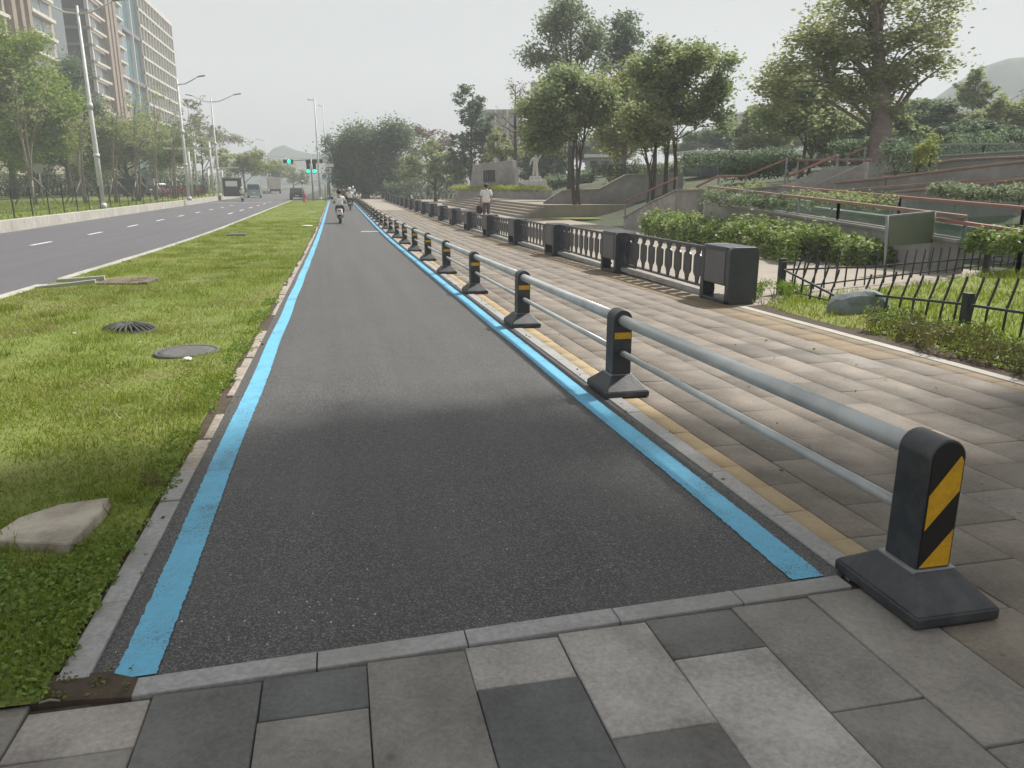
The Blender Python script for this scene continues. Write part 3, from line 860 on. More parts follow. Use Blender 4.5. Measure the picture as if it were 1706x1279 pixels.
def tree(name, label, D, trunks, blobs, leaf, n_clump, per, key, clump_r=None, trunk_r=0.2, bark='bark', group=None, limbs=10,
         thick=0.8, seed=1, droop=0.0, world=False, flat=0.4, base_py=None, aspect=0.5, lean_top=None, ground_z=None, cat='tree', dense=False):
    r = np.random.RandomState(seed); rr = random.Random(seed)
    mpp = D / 1324.0
    if not world:
        bl = []
        for (cx, cy, rx, ry) in blobs:
            c = at(cx, cy, D + rr.uniform(-0.5, 0.5) * rx * mpp * 0.5)
            bl.append((c.x, c.y, c.z, rx*mpp, rx*mpp*thick, ry*mpp))
        p0 = at(trunks[0][0], 300, D)
    else:
        bl = blobs; p0 = Vector(trunks[0])
    z0 = gz(p0.x, p0.y) if ground_z is None else ground_z
    root = thing(name, label, cat, (p0.x, p0.y, z0), 0, group)
    off = np.array([p0.x, p0.y, z0])
    bl = [(b_[0]-off[0], b_[1]-off[1], b_[2]-off[2], b_[3], b_[4], b_[5]) for b_ in bl]
    cr = clump_r or max(b_[3] for b_ in bl) * 0.17
    cc, P, T = crown_points(bl, int(n_clump * 1.5), int(per * (1.5 if dense else 1.05)), r, cr)
    v, f, t = leaf_quads(P, leaf, r, flat=flat, tint=T, droop=droop, aspect=aspect)
    # trunks and limbs in one bark mesh
    b = B()
    zlow = min(b_[2]-b_[5] for b_ in bl); 
    tb = []
    for i, tk in enumerate(trunks):
        if world: q0 = Vector(tk) - p0
        else:
            w = at(tk[0], 300, D); q0 = Vector((w.x - p0.x, w.y - p0.y, 0))
        q0.z = -0.15
        order = sorted(bl, key=lambda b_: (b_[0]-q0.x)**2 + (b_[1]-q0.y)**2 - 0.4*(b_[2])**2*0)
        tgt = order[i % min(3, len(order))] if len(trunks) > 1 else max(bl, key=lambda b_: b_[2]+b_[5]*0.3)
        q1 = Vector((tgt[0], tgt[1], tgt[2] + tgt[5]*0.35))
        n = 9
        path = []
        wob = Vector((rr.uniform(-1, 1), rr.uniform(-1, 1), 0)) * 0.035 * (q1 - q0).length
        if len(trunks) == 1 and abs(q1.x - q0.x) > 0.25 * q1.z: wob *= 0.5
        for k in range(n):
            s = k / (n-1)
            sx = s ** 1.5
            p = Vector((q0.x + (q1.x-q0.x)*sx, q0.y + (q1.y-q0.y)*sx, q0.z + (q1.z-q0.z)*s)) + wob * math.sin(s*math.pi*1.3)
            path.append(p)
        tr = trunk_r * (1 if i == 0 else rr.uniform(0.6, 0.95))
        rad = [tr*(1.25 if k == 0 else 1) * (1 - 0.82*(k/(n-1))) for k in range(n)]
        b.tube(path, rad, 9)
        tb.append((path, rad))
    pick = [cc[i] for i in r.choice(len(cc), min(limbs, len(cc)), replace=False)]
    for c in pick:
        path, rad = min(tb, key=lambda a: (Vector(c) - a[0][4]).length)
        e = Vector(c)
        ok = [k for k in range(2, len(path)) if path[k].z < e.z - 0.15*(e - path[k]).length]
        k = ok[-1] if ok else 2
        if len(ok) > 2: k = rr.choice(ok[-3:])
        s0 = path[k]
        mid = s0.lerp(e, 0.5) + Vector((0, 0, 0.12*(e-s0).length))
        r0 = min(rad[k]*0.5, 0.10)
        b.tube([s0, s0.lerp(mid, 0.5), mid, mid.lerp(e, 0.5), e], [r0, r0*0.8, r0*0.6, r0*0.4, max(0.008, r0*0.15)], 6)
        if rr.random() < 0.8:
            e2 = mid + Vector((rr.uniform(-1, 1), rr.uniform(-1, 1), rr.uniform(0.1, 0.9))) * 0.45*(e-s0).length
            b.tube([mid, mid.lerp(e2, 0.5) + Vector((0,0,0.05)), e2], [r0*0.45, r0*0.3, max(0.006, r0*0.12)], 5)
    b.build('trunk', M[bark], root)
    if n_clump: link('crown', np_mesh('crown', v, f, G[key], tint=t), root)
    return root

def bush(name, label, spine, w, h, leaf, n, key, cat='hedge', group=None, seed=1, stems=True, gzf=None, rough=0.25, droop=0.0, flat=0.6, aspect=0.6, top=None):
    """leafy hedge following a spine of plan points, over a twiggy core"""
    r = np.random.RandomState(seed)
    sp = [Vector((p[0], p[1], p[2] if len(p) > 2 else (gzf or gz)(p[0], p[1]))) for p in spine]
    root = thing(name, label, cat, sp[0], 0, group)
    segs = [(a, c) for a, c in zip(sp, sp[1:])]
    L = np.array([(c-a).length for a, c in segs])
    pts, tn = [], []
    k = r.choice(len(segs), n, p=L/L.sum()); s = r.rand(n)
    for i in range(n):
        a, c = segs[k[i]]
        base = a.lerp(c, s[i]); d = (c-a).normalized(); side = Vector((d.y, -d.x, 0))
        along = (base - sp[0]).length
        bump = 1 + rough*(math.sin(along*2.3/max(h, .3)*0.6 + seed) * 0.5 + math.sin(along*5.7/max(h, .3)*0.6 + 2*seed) * 0.4)
        # shell-biased point in a rounded box section
        th = r.uniform(0, math.pi); rd = r.uniform(0.5, 1.0) ** 0.5
        cx_, cz_ = math.cos(th), math.sin(th)
        cx_ = math.copysign(abs(cx_)**0.6, cx_); cz_ = abs(cz_)**0.6
        if r.rand() < .45:      # leaves hang right down the sides
            cx_ = math.copysign(r.uniform(.8, 1.0), cx_); cz_ = r.uniform(0.02, .8); rd = r.uniform(.85, 1.0)
        p = base + side*(cx_*rd*w/2*bump) + Vector((0, 0, cz_*rd*h*bump)) + Vector(r.normal(0, leaf*0.4, 3))
        pts.append(p - sp[0])
        tn.append(min(1, max(0, r.normal(0.5 + 0.18*math.sin(along*3.1+seed)*math.cos(along*7), 0.24))))
    v, f, t = leaf_quads(np.array([tuple(p) for p in pts]), leaf, r, flat=flat, aspect=aspect, tint=np.array(tn), droop=droop)
    b = B()
    for a, c in segs:
        b.tube([a - sp[0] + Vector((0, 0, .01)), c - sp[0] + Vector((0, 0, .01))], .02*h + .004, 5)
        m_ = max(2, int((c-a).length / 0.5))
        for i in range(m_):
            q = a.lerp(c, (i+0.5)/m_) - sp[0]
            for j in range(2):
                e = q + Vector((r.uniform(-w/3, w/3), r.uniform(-w/3, w/3), h*0.75))
                b.tube([q - Vector((0,0,0.1)), q.lerp(e, 0.5), e], [0.03*h, 0.02*h, 0.008*h], 5)
    b.build('stems', M['bark'], root)
    link('foliage', np_mesh('foliage', v, f, G[key], tint=t), root)
    return root

# ================================================================== LANE BARRIER
def barrier(name, label, chevron=False, tail=True, group='barrier posts along the cycle lane'):
    root = thing(name, label, 'barrier post', (0, 0, 0), 0, group)
    W, Dp, H, r_ = 0.150, 0.165, 0.645, 0.075
    arch = [(-W/2, 0.13), (W/2, 0.13)] + [(r_*math.cos(a), H - r_ + r_*math.sin(a)) for a in [math.pi*k/36 for k in range(37)]]
    b = B(); b.prism(arch, 'y', -Dp/2, Dp/2); b.build('post', M['charcoal'], root, bevel=0.006)
    b = B()
    b.hexa([(-.175,-.235,0), (.175,-.235,0), (.175,.235,0), (-.175,.235,0)], [(-.175,-.235,.045), (.175,-.235,.045), (.175,.235,.045), (-.175,.235,.045)])
    b.hexa([(-.174,-.234,.0451), (.174,-.234,.0451), (.174,.234,.0451), (-.174,.234,.0451)], [(-.085,-.10,.145), (.085,-.10,.145), (.085,.10,.145), (-.085,.10,.145)])
    b.build('base', M['charcoal_rub'], root, bevel=0.008)
    b = B(); b.box(-.092, .092, -.098, .098, .136, .1475); b.build('foot_plate', M['pole_grey'], root, bevel=0.002)
    yf = -Dp/2
    if chevron:
        r2 = 0.066
        a2 = [(-r2, .152), (r2, .152)] + [(r2*math.cos(a), H - r_ + r2*math.sin(a)) for a in [math.pi*k/36 for k in range(37)]]
        b = B(); b.prism(a2, 'y', yf - 0.0035, yf + 0.002); fp = b.build('front_panel', M['black_panel'], root)
        z0, zh = .152, H - .152 - 0.005
        def vv(x, t): return (x, z0 + zh*t)
        s = r2 - 0.004
        for poly in ([vv(-s, .31), vv(s, .61), vv(s, .84), vv(s*0.8, .885), vv(-s, .585)], [vv(-s, .005), vv(s, .005), vv(s, .30)]):
            b = B(); b.prism(poly, 'y', yf - 0.0055, yf - 0.002); b.build('chevron_stripe', M['yellow'], root)
    else:
        b = B(); b.prism([(-.066, .425), (.066, .425), (.066, .475), (-.066, .475)], 'y', yf - 0.003, yf + 0.001); b.build('reflector_strip', M['yellow'], root)
    return root
def barrier_tail(root, dz0, dz1, L):
    """the two pipes running back to the next post, and their collars"""
    b = B(); b.tube([(0, .075, .567), (0, L - .075, .567 + dz1)], .042, 20); b.build('top_rail', M['rail'], root)
    b = B(); b.tube([(0, .075, .315), (0, L - .075, .315 + dz1)], .023, 16); b.build('lower_rail', M['rail'], root)
SP = 3.272
NB = 28
protos = {}
for i in range(NB):
    y = 2.27 + SP*i
    lab = ('charcoal barrier post with black and yellow chevron panel, nearest the camera' if i == 0 else
           '%s charcoal barrier post along the lane counted from the chevron post, with a yellow strip' % ORD[i] if i < 12 else
           'small charcoal barrier post far down the lane beyond the twelfth post')
    if i in (0, 1):
        o = barrier('barrier_post', lab, i == 0); protos[i] = o
        barrier_tail(o, 0, g(y + SP) - g(y), SP); o.location = (2.085, y, g(y) + 0.008)
    else:
        if i == 13:
            o = barrier('barrier_post', lab); barrier_tail(o, 0, 0, SP); protos[13] = o; o.location = (2.085, y, g(y) + 0.008)
        else:
            o = dup(protos[1] if i < 13 else protos[13], (2.085, y, g(y) + 0.008), lab)
            o.rotation_euler.y = R(random.Random(i).uniform(-.8, .8))
            if i < 13:  # follow the easing grade
                o.rotation_euler = (math.atan2(g(y + SP) - g(y), SP) - math.atan2(g(2.27 + 2*SP) - g(2.27 + SP), SP), R(random.Random(i).uniform(-.8, .8)), 0)

# ================================================================== BALUSTRADE
def bal_post(label):
    root = thing('balustrade_post', label, 'balustrade post', (0,0,0), 0, 'boxy posts of the dark balustrade')
    b = B(); W, L, H = .225, .44, .80
    def rr(w, z0, z1, r, n=5):
        o = []
        for cx, cz, a0 in ((w-r, z1-r, 0), (-w+r, z1-r, 90), (-w+r, z0+r, 180), (w-r, z0+r, 270)):
            for k in range(n+1):
                a = R(a0 + 90*k/n); o.append((cx + r*math.cos(a), cz + r*math.sin(a)))
        return o
    # side outline (y,z) with an opening low down: drawn as upper box, two legs and a plinth
    full = rr(W, 0.0, H, .075, 7)
    b.prism(full, 'y', -L, -L + .11)
    b.prism([(-W, .0), (-.03, .0), (-.03, .26), (W, .26)] + [p for p in full if p[1] > .3], 'y', L - .11, L)
    b.box(-W + .004, W - .004, -L + .1105, L - .1105, .255, H - .003)
    b.box(-W + .004, W - .004, -L + .1105, L - .1105, 0.0, .05)
    b.build('shell', M['bal_dark'], root, bevel=0.012)
    for s in (-1, 1):
        b = B(); b.box(s*(W - .002) - .006, s*(W - .002) + .006, -L + .135, L - .135, .275, H - .075)
        b.build('side_panel', M['bal_panel'], root, bevel=0.003)
    return root
def bal_panel(label, L):
    root = thing('balustrade', label, 'balustrade', (0,0,0), 0, 'baluster panels of the dark balustrade')
    b = B(); b.box(-.035, .035, 0, L, .685, .73); b.build('top_bar', M['bal_dark'], root, bevel=.006)
    b = B(); b.box(-.03, .03, 0, L, .10, .135); b.build('bottom_bar', M['bal_dark'], root, bevel=.005)
    n = 10; st = L / n
    def zz(t): return .136 + t*.548
    prof = [(.045, 0), (.045, .08), (.060, .12), (.060, .17), (.115, .25), (.132, .30), (.132, .72), (.115, .78), (.060, .84), (.060, .90), (.085, .94), (.085, 1)]
    poly = [(w, zz(t)) for w, t in prof] + [(-w, zz(t)) for w, t in reversed(prof)]
    b = B()
    bm_poly = poly
    b.prism(bm_poly, 'x', -.012, .012)
    first = b.build('baluster', M['bal_dark'], root, (0, st*0.5, 0))
    for k in range(1, n):
        c = first.copy(); COL.objects.link(c); c.parent = root; c.location = (0, st*(k + .5), 0)
    b = B(); b.box(-.09, .09, -.05, L + .05, -.02, .05); b.build('footing', M['concrete'], root, bevel=.005)
    return root
BY = [10.25 + 4.62*k for k in range(19)]
pp = None; pl = None
for k, y in enumerate(BY):
    xb = 5.5 + min(0.5, 0.02*k)
    lab = ('dark box shaped balustrade post at the near end beside the opening' if k == 0 else
           '%s dark box shaped balustrade post counted from the near end' % ORD[k] if k < 9 else 'dark balustrade post far away past the ninth, before the trees')
    if pp is None: pp = bal_post(lab); pp.location = (xb, y, g(y))
    else: dup(pp, (xb, y, g(y)), lab)
    lab = ('black baluster panel at the near end between the first two box posts' if k == 0 else
           '%s baluster panel counted from the near end of the dark balustrade' % ORD[k] if k < 9 else 'narrow looking baluster panel far away past the ninth, before the trees')
    if pl is None: pl = bal_panel(lab, 3.74); pl.location = (xb, y + .44, g(y))
    else: dup(pl, (xb, y + .44, g(y)), lab)

# ================================================================== BENT IRON FENCE ROUND THE PLOT
def fence_run(name, label, posts, rail_pts, pick, lean, posth=.46, low=0.05, group='bent iron fences round the grass plot'):
    o = Vector((posts[0][0], posts[0][1], plot_z(posts[0][0], posts[0][1])))
    root = thing(name, label, 'fence', o, 0, group)
    for p in posts:
        z = plot_z(p[0], p[1]) - o.z
        b = B(); q = Vector((p[0]-o.x, p[1]-o.y, z))
        b.box(q.x-.042, q.x+.042, q.y-.042, q.y+.042, q.z-.1, q.z+posth)
        b.box(q.x-.047, q.x+.047, q.y-.047, q.y+.047, q.z+posth, q.z+posth+.012)
        b.build('post', M['fence_blk'], root, bevel=.004)
    b = B()
    for a, c in zip(rail_pts, rail_pts[1:]): b.strip(Vector(a)-o, Vector(c)-o, .022, .026)
    b.build('top_rail', M['fence_blk'], root)
    b = B()
    lr = [Vector((p[0], p[1], plot_z(p[0], p[1]) + low)) for p in posts]
    for a, c in zip(lr, lr[1:]): b.strip(a-o, c-o, .02, .022)
    b.build('bottom_rail', M['fence_blk'], root)
    rp = [Vector(p) for p in rail_pts]
    for (x, y, h, jx) in pick:
        # rail height here
        best = min(zip(rp, rp[1:]), key=lambda s: ((s[0]+s[1])/2 - Vector((x, y, 0))).xy.length)
        a, c = best
        d = (c-a); t = max(0, min(1, ((x-a.x)*d.x + (y-a.y)*d.y) / (d.x*d.x + d.y*d.y)))
        zr = a.lerp(c, t).z
        z0 = plot_z(x, y) - .02
        p = [Vector((x, y, z0)), Vector((x + lean.x*.2 + jx, y + lean.y*.2, zr)), Vector((x + lean.x*.45 + jx, y + lean.y*.45, zr + .07)),
             Vector((x + lean.x*.95 + jx, y + lean.y*.95, zr + h*.85)), Vector((x + lean.x + jx, y + lean.y, zr + h))]
        b = B(); b.tube([q - o for q in p], .0135, 6); b.build('picket', M['fence_blk'], root)
    return root
rng = random.Random(9)
fr = [atx(1306, 449, 6.62), atx(1396, 495, 6.52), atx(1439, 490, 6.5), atx(1601, 506, 6.42), atx(1706, 521, 6.36)]
fr.append(fr[-1] + (fr[-1]-fr[-2])*1.6)
pk = []
yy = 10.35
while yy > 4.6:
    tt = (10.7 - yy) / 4
    if not (8.75 < yy < 9.35 or abs(yy - 6.8) < .1): pk.append((6.64 - .07*tt, yy, .28 + rng.uniform(-.02, .02), rng.uniform(-.01, .02)))
    yy -= .235 + rng.uniform(-.02, .02)
fence_run('iron_fence', 'bent black iron fence with sagging top rail along the pavement edge', [(6.65, 10.7), (6.42, 6.8), (6.3, 3.2)], [tuple(p) for p in fr], pk, Vector((.12, .02, 0)))
bk = [at(1306, 449, 11.8), at(1450, 444, 13.0), at(1640, 429, 15.3), at(1706, 423, 16.3)]
bk.append(bk[-1] + (bk[-1]-bk[-2])*1.5)
bp_ = [(6.66, 10.74), (12.0, 12.4), (14.6, 13.3)]
pk = []
for k in range(1, 30):
    t = k/22
    x = 6.66 + (12.0-6.66)*t; y = 10.74 + (12.4-10.74)*t
    if t > 1: y = 12.4 + (x-12.0)*.35
    if abs(x-12.0) < .12: continue
    pk.append((x, y, .27 + rng.uniform(-.02, .02), rng.uniform(-.02, .02)))
fence_run('iron_fence', 'straight black iron fence along the back of the grass plot, before the hedge', bp_, [tuple(p) for p in bk], pk, Vector((.07, .05, 0)), posth=.5)

def rock(name, label, loc, sx, sy, sz, m, seed, cat='rock', group=None, flat=0.0, rz=0.0, sub=3):
    rr = random.Random(seed)
    bm = bmesh.new(); bmesh.ops.create_icosphere(bm, subdivisions=sub, radius=1)
    dirs = [(Vector((rr.gauss(0,1), rr.gauss(0,1), rr.gauss(0,1))).normalized(), rr.uniform(.62, .88)) for _ in range(11)]
    for vv_ in bm.verts:
        for d, k in dirs:
            e = vv_.co.dot(d)
            if e > k: vv_.co -= d*(e-k)
        vv_.co += Vector((rr.gauss(0,1), rr.gauss(0,1), rr.gauss(0,1)))*.008
        vv_.co = Vector((vv_.co.x*sx, vv_.co.y*sy, vv_.co.z*sz))
    me = bpy.data.meshes.new(name); bm.to_mesh(me); bm.free(); me.materials.append(m)
    o = link(name, me, None, loc); o.rotation_euler = (0, 0, rz)
    return tag(o, label, cat, group)
rock('boulder', 'blue grey boulder lying under the sagging fence rail', (6.40, 8.5, plot_z(6.3, 8.7) + .0), .40, .34, .30, M['rock'], 3)
rock('boulder', 'small grey stone at the plot edge beside the fence post', (5.95, 5.2, plot_z(5.9, 5.2) + .0), .22, .16, .08, M['rock'], 12)
sheet('soil', [5.45, 5.7, 6.0], [1, 3, 5, 7, 8, 9, 9.6], lambda x, y: plot_z(x, y) + (.006 if x < 5.9 else -.01), M['soil'])
bush('weeds', 'dry brown and green weeds in front of the near fence post', [(5.75, 4.0), (5.8, 6.2), (6.0, 7.4)], .5, .2, .06, 5200, 'dryweed', 'weeds', seed=4, gzf=plot_z, rough=.5, flat=1.2, aspect=.25)
bush('weeds', 'green weeds round the fence corner post', [(6.0, 9.9), (6.45, 10.5), (6.9, 10.3)], .45, .2, .05, 1700, 'weed', 'weeds', seed=6, gzf=plot_z, rough=.5, flat=1.2, aspect=.3)
bush('weeds', 'green weeds along the front fence to the right of the boulder', [(6.25, 7.9), (6.25, 6.9), (6.15, 5.4), (6.05, 3.8)], .4, .16, .05, 3800, 'weed', 'weeds', seed=8, gzf=plot_z, rough=.6, flat=1.2, aspect=.3)

# ================================================================== BOARD SIGN
p0, p1 = at(1480, 410, 14.9), at(1553, 404, 15.6)
root = thing('board_sign', 'olive green board on two posts behind the iron fence', 'sign', (p0.x, p0.y, plot_z(p0.x, p0.y)), 0)
o = root.location.copy()
t0, t1 = at(1478, 361, 14.9), at(1557, 353, 15.6)
n = (p1-p0).cross(UP).normalized()
b = B(); b.hexa([p0-o-n*.02, p1-o-n*.02, p1-o+n*.02, p0-o+n*.02], [t0-o-n*.02, t1-o-n*.02, t1-o+n*.02, t0-o+n*.02]); b.build('board', M['sign_green'], root, bevel=.004)
for a, c in ((p0, t0), (p1, t1)):
    b = B(); q = a-o; q2 = c-o
    b.tube([(q.x, q.y, plot_z(a.x, a.y)-o.z-.1), (q2.x, q2.y, q2.z+.02)], .03, 8); b.build('post', M['pole_grey'], root)
b = B(); b.strip(t0-o+Vector((0,0,.012)), t1-o+Vector((0,0,.012)), .05, .03); b.build('frame', M['pole_grey'], root)

# ================================================================== VERGE FITTINGS
# stone slab near the left corner
bm = bmesh.new()
rr = random.Random(3)
top = [gzv for gzv in ((-1.62, 3.50), (-1.24, 3.37), (-1.20, 3.72), (-1.21, 3.88), (-1.42, 3.84), (-1.56, 3.74))]
vt = [bm.verts.new((x + 1.4, y - 3.6, .07 + rr.uniform(-.01, .01))) for x, y in top]
vb = [bm.verts.new((x + 1.4 + rr.uniform(-.02, .02), y - 3.6 + rr.uniform(-.02, .02), -.06)) for x, y in top]
bm.faces.new(vt); bm.faces.new(list(reversed(vb)))
for i in range(len(top)): bm.faces.new((vt[i], vb[i], vb[(i+1)%len(top)], vt[(i+1)%len(top)]))
bmesh.ops.recalc_face_normals(bm, faces=bm.faces)
me = bpy.data.meshes.new('stone_slab'); bm.to_mesh(me); bm.free(); me.materials.append(M['rock_tan'])
o = tag(link('stone_slab', me, None, (-1.365, 3.6, g(3.6) - .015)), 'broken tan stone slab lying in the grass beside the lane kerb', 'stone slab')
md = o.modifiers.new('Bevel', 'BEVEL'); md.width = .006; md.segments = 1
for i, (x, y, s, lab) in enumerate(((-1.66, 2.96, .085, 'pale bluish stone half sunk in clover at the left edge of the photo, upper one'), (-1.56, 2.66, .07, 'pale bluish stone half sunk in clover at the left edge, lower one'), (-1.22, 2.34, .05, 'flat pale stone edging piece where the clover meets the paving'))):
    rock('stone', lab, (x, y, g(y) + .012), s*1.4, s, s*.5, M['rock'] if i < 2 else M['kerb_old'], 20+i, 'stone')
# domed drain grate
root = thing('drain_grate', 'domed black slotted drain grate standing in the grass', 'drain grate', (-2.42, 9.5, g(9.5) + .0))
b = B(); b.lathe([(.31, -.05), (.31, .01), (.29, .02), (.27, .02)], n=40); b.build('rim', M['iron'], root)
b = B()
for k in range(26):
    a = 2*math.pi*k/26
    b.tube([(math.cos(a)*rad, math.sin(a)*rad, z) for rad, z in ((.285, -.01), (.27, .032), (.22, .06), (.13, .08), (.07, .086))], .013, 6)
b.lathe([(.08, .08), (.08, .094), (.0, .097)], n=20)
b.build('dome', M['iron'], root)
b = B(); b.lathe([(.26, -.04), (.26, -.02)], n=24); b.build('pit', M['black'], root)
# manhole, sunk
root = thing('manhole_cover', 'round grey manhole cover sunk in the grass by the lane', 'manhole cover', (-1.5, 7.86, g(7.86) + .008))
b = B(); b.lathe([(.30, -.02), (.30, .035), (.275, .035), (.27, .024)], n=40); b.build('frame', M['cover'], root)
b = B(); b.lathe([(.268, .0), (.268, .026), (.2, .03)], n=40)
b.build('lid', M['cover'], root)
# second, far one, square
b = B(); b.box(-.35, .35, -.5, .5, 0, .04); b.box(-.28, .28, -.42, .42, .04, .05)
o = b.build('inspection_cover', M['cover'], None, (-3.75, 31.5, verge_z(-3.75, 31.5)), bevel=.01); tag(o, 'flat grey inspection cover in the grass far along the road edge', 'inspection cover')
# kerb inlet with flared wings and chute
root = thing('kerb_inlet', 'concrete kerb inlet with two flared wings and a stone apron', 'kerb inlet', (-5.1, 14.9, g(14.9)))
for s in (-1, 1):
    b = B(); b.hexa([(.08, s*.52-.04, -.12), (.08, s*.52+.04, -.12), (.95, s*.28+.04, -.12), (.95, s*.28-.04, -.12)], [(.08, s*.52-.04, .05), (.08, s*.52+.04, .05), (.95, s*.28+.04, .12), (.95, s*.28-.04, .12)])
    b.build('wing_wall', M['kerb_pale'], root, bevel=.01)
b = B(); b.hexa([(-.1, -.48, -.12), (.96, -.24, -.12), (.96, .24, -.12), (-.1, .48, -.12)], [(-.1, -.48, -.085), (.96, -.24, .045), (.96, .24, .045), (-.1, .48, -.06)]); b.build('channel', M['soil'], root)
b = B()
rr = random.Random(2)
for i in range(5):
    for j in range(4):
        x, y = .98 + i*.17, -.42 + j*.22
        b.box(x, x+.155, y, y+.20, -.02, .055 + rr.uniform(-.012, .012))
b.build('apron', mat('brown apron bricks', (0.17, 0.13, 0.10), (0.11, 0.09, 0.075), scale=6, rough=.95, bump=.4), root, bevel=.01)
# white litter in the grass
lit = [(-1.42, 7.42, .035), (-2.9, 9.2, .02), (-2.1, 8.6, .015), (-1.05, 8.3, .013), (-1.2, 6.5, .011), (-1.0, 6.45, .012), (-.95, 14.0, .02), (-1.3, 36.0, .22), (-1.7, 55.0, .2)]
for i, (x, y, s) in enumerate(lit):
    lab = ['white lump of plaster at the rim of the manhole cover', 'white scrap in the grass just below the drain grate', 'small white scrap between the drain grate and the manhole',
           'tiny white scrap beside the lane kerb past the manhole', 'tiny white scrap in the grass below the manhole, left of a pair', 'tiny white scrap in the grass below the manhole, right of a pair', 'white scrap by the kerb further down the lane', 'pale flat stone far along in the grass', 'pale flat stone farthest along in the grass'][i]
    rock('litter', lab, (x, y, verge_z(x, y) + s*.45), s*1.3, s*(1 if i < 7 else .5), s*(.7 if i < 7 else .16), M['white'], 40+i, 'litter', sub=2)
b = B(); b.tube([(-.03, 0, .003), (0, .004, .006), (.028, -.003, .003)], [.004, .004, .003], 6)
tag(b.build('stick', M['timber'], None, (-.93, 2.27, -.024)), 'short pale stick on the soil at the lane corner', 'stick')
b = B(); b.hexa([(-.03, -.012, .002), (0, -.022, .003), (.034, -.006, .002), (.02, .018, .003), (-.018, .017, .002)], [(-.03, -.012, .006), (0, -.022, .012), (.034, -.006, .008), (.02, .018, .014), (-.018, .017, .008)])
tag(b.build('dry_leaf', M['brown_litter'], None, tuple(Vector((2.62, 4.52, g(4.52) + .001)))), 'brown dry leaf on the paving behind the rails', 'leaf')
# clover at the near left corner and along the kerb
def patch(label, poly_f, n, seed, x0, x1, y0, y1, key, size, h, cat='ground cover'):
    r = np.random.RandomState(seed)
    x = r.uniform(x0, x1, n); y = r.uniform(y0, y1, n)
    ok = poly_f(x, y); x, y = x[ok], y[ok]
    z = np.array([verge_z(a, c) for a, c in zip(x, y)]) + r.uniform(.0, 1, len(x))**1.4 * h * (0.7 + .5*np.sin(x*9)*np.sin(y*11))
    v, f, t = leaf_quads(np.stack([x, y, z], 1), size, r, flat=.5, aspect=.8, tint=np.clip(r.normal(.5, .25, len(x)), 0, 1))
    return struct(link('clover', np_mesh('clover', v, f, G[key], tint=t)), 'stuff')
patch('clover', lambda x, y: (x < -.945 + .02*np.sin(y*23)) & ((x + 1.36)**2/.05 + (y-3.62)**2/.09 > 1) & (y > 2.285 + .02*np.sin(x*9)) & (np.random.RandomState(77).rand(len(x)) < np.clip((x + 3.1)/1.1, 0, 1)*np.clip((3.75 - y)/.35 + .25*np.sin(x*7), 0, 1)), 21000, 3, -3.2, -.93, 2.27, 3.75, 'weed', .021, .045)
patch('clover', lambda x, y: (x < -.93 + .03*np.sin(y*5) + .02*np.sin(y*17)) & (np.sin(y*3.3)+np.sin(y*7.9) > -.4), 9000, 4, -1.12, -.86, 3.6, 12, 'weed', .018, .03)
patch('clover', lambda x, y: (x < -.72) & (np.sin(x*60)+np.sin(y*70+x*30) > .55), 900, 9, -1.3, -.70, 2.275, 2.42, 'dryweed', .012, .012)
r = np.random.RandomState(31)
n = 420
gx = np.concatenate([r.uniform(-.6, 1.7, 300), r.normal(-.3, .25, 120)]); gy = np.concatenate([2.45 + 2.2*r.rand(300)**2.2, 2.5 + .25*r.rand(120)])
C_ = np.stack([gx, gy, np.array([g(a) for a in gy]) + .003], 1)
ok = gy > 2.36 + .042*(gx + .7) + .03
v, f, t = leaf_quads(C_[ok], .0075, r, flat=.05, aspect=.9, tint=np.clip(r.normal(.5, .3, ok.sum()), 0, 1))
struct(link('grit', np_mesh('grit', v, f, tint_mat('pale grit', [(.10, .09, .08), (.3, .28, .25), (.62, .6, .57)]), tint=t)), 'stuff')
n = 160
gx = np.concatenate([r.uniform(1.86, 2.05, 60), r.uniform(-.9, -.8, 40), r.uniform(2.3, 5.2, 60)]); gy = 2.6 + 12*r.rand(160)
C_ = np.stack([gx, gy, np.array([g(a) for a in gy]) + .012], 1)
v, f, t = leaf_quads(C_, .03, r, flat=.12, aspect=.55, tint=np.clip(r.normal(.5, .25, n), 0, 1))
struct(link('leaf_litter', np_mesh('leaf_litter', v, f, G['dryweed'], tint=t)), 'stuff')
root = bush('flower_tuft', 'small tuft of dry yellowish flowers by the lane kerb past the stone slab', [(-1.07, 4.1), (-1.0, 4.16)], .1, .07, .02, 240, 'dryweed', 'weeds', seed=14, gzf=lambda x, y: g(y) + .02, flat=1.2, aspect=.3)

# ================================================================== PARK STRUCTURES (right)
def wall_poly(name, label, cat, base, top, thick, m, cap=None, group=None, side=None):
    """a wall following plan points with a height at each point; returns the thing"""
    o = Vector(base[0])
    root = thing(name, label, cat, o, 0, group)
    b = B(); c = B()
    for i in range(len(base)-1):
        a, d = Vector(base[i]) - o, Vector(base[i+1]) - o
        n = Vector((d.y-a.y, a.x-d.x, 0)).normalized() * thick/2
        za, zd = top[i]-o.z, top[i+1]-o.z
        lo = [a-n, d-n, d+n, a+n]
        b.hexa([Vector((p.x, p.y, p.z-.3)) for p in lo], [Vector((p.x, p.y, z)) for p, z in zip(lo, (za, zd, zd, za))])
        n2 = n*1.35
        lo = [a-n2, d-n2, d+n2, a+n2]
        c.hexa([Vector((p.x, p.y, z+.002)) for p, z in zip(lo, (za, zd, zd, za))], [Vector((p.x, p.y, z+.07)) for p, z in zip(lo, (za, zd, zd, za))])
    b.build('wall_body', m, root)
    c.build('coping', cap or M['concrete'], root, bevel=.01)
    return root
def V2(p, z=None): return (p.x, p.y, gz(p.x, p.y) if z is None else z)
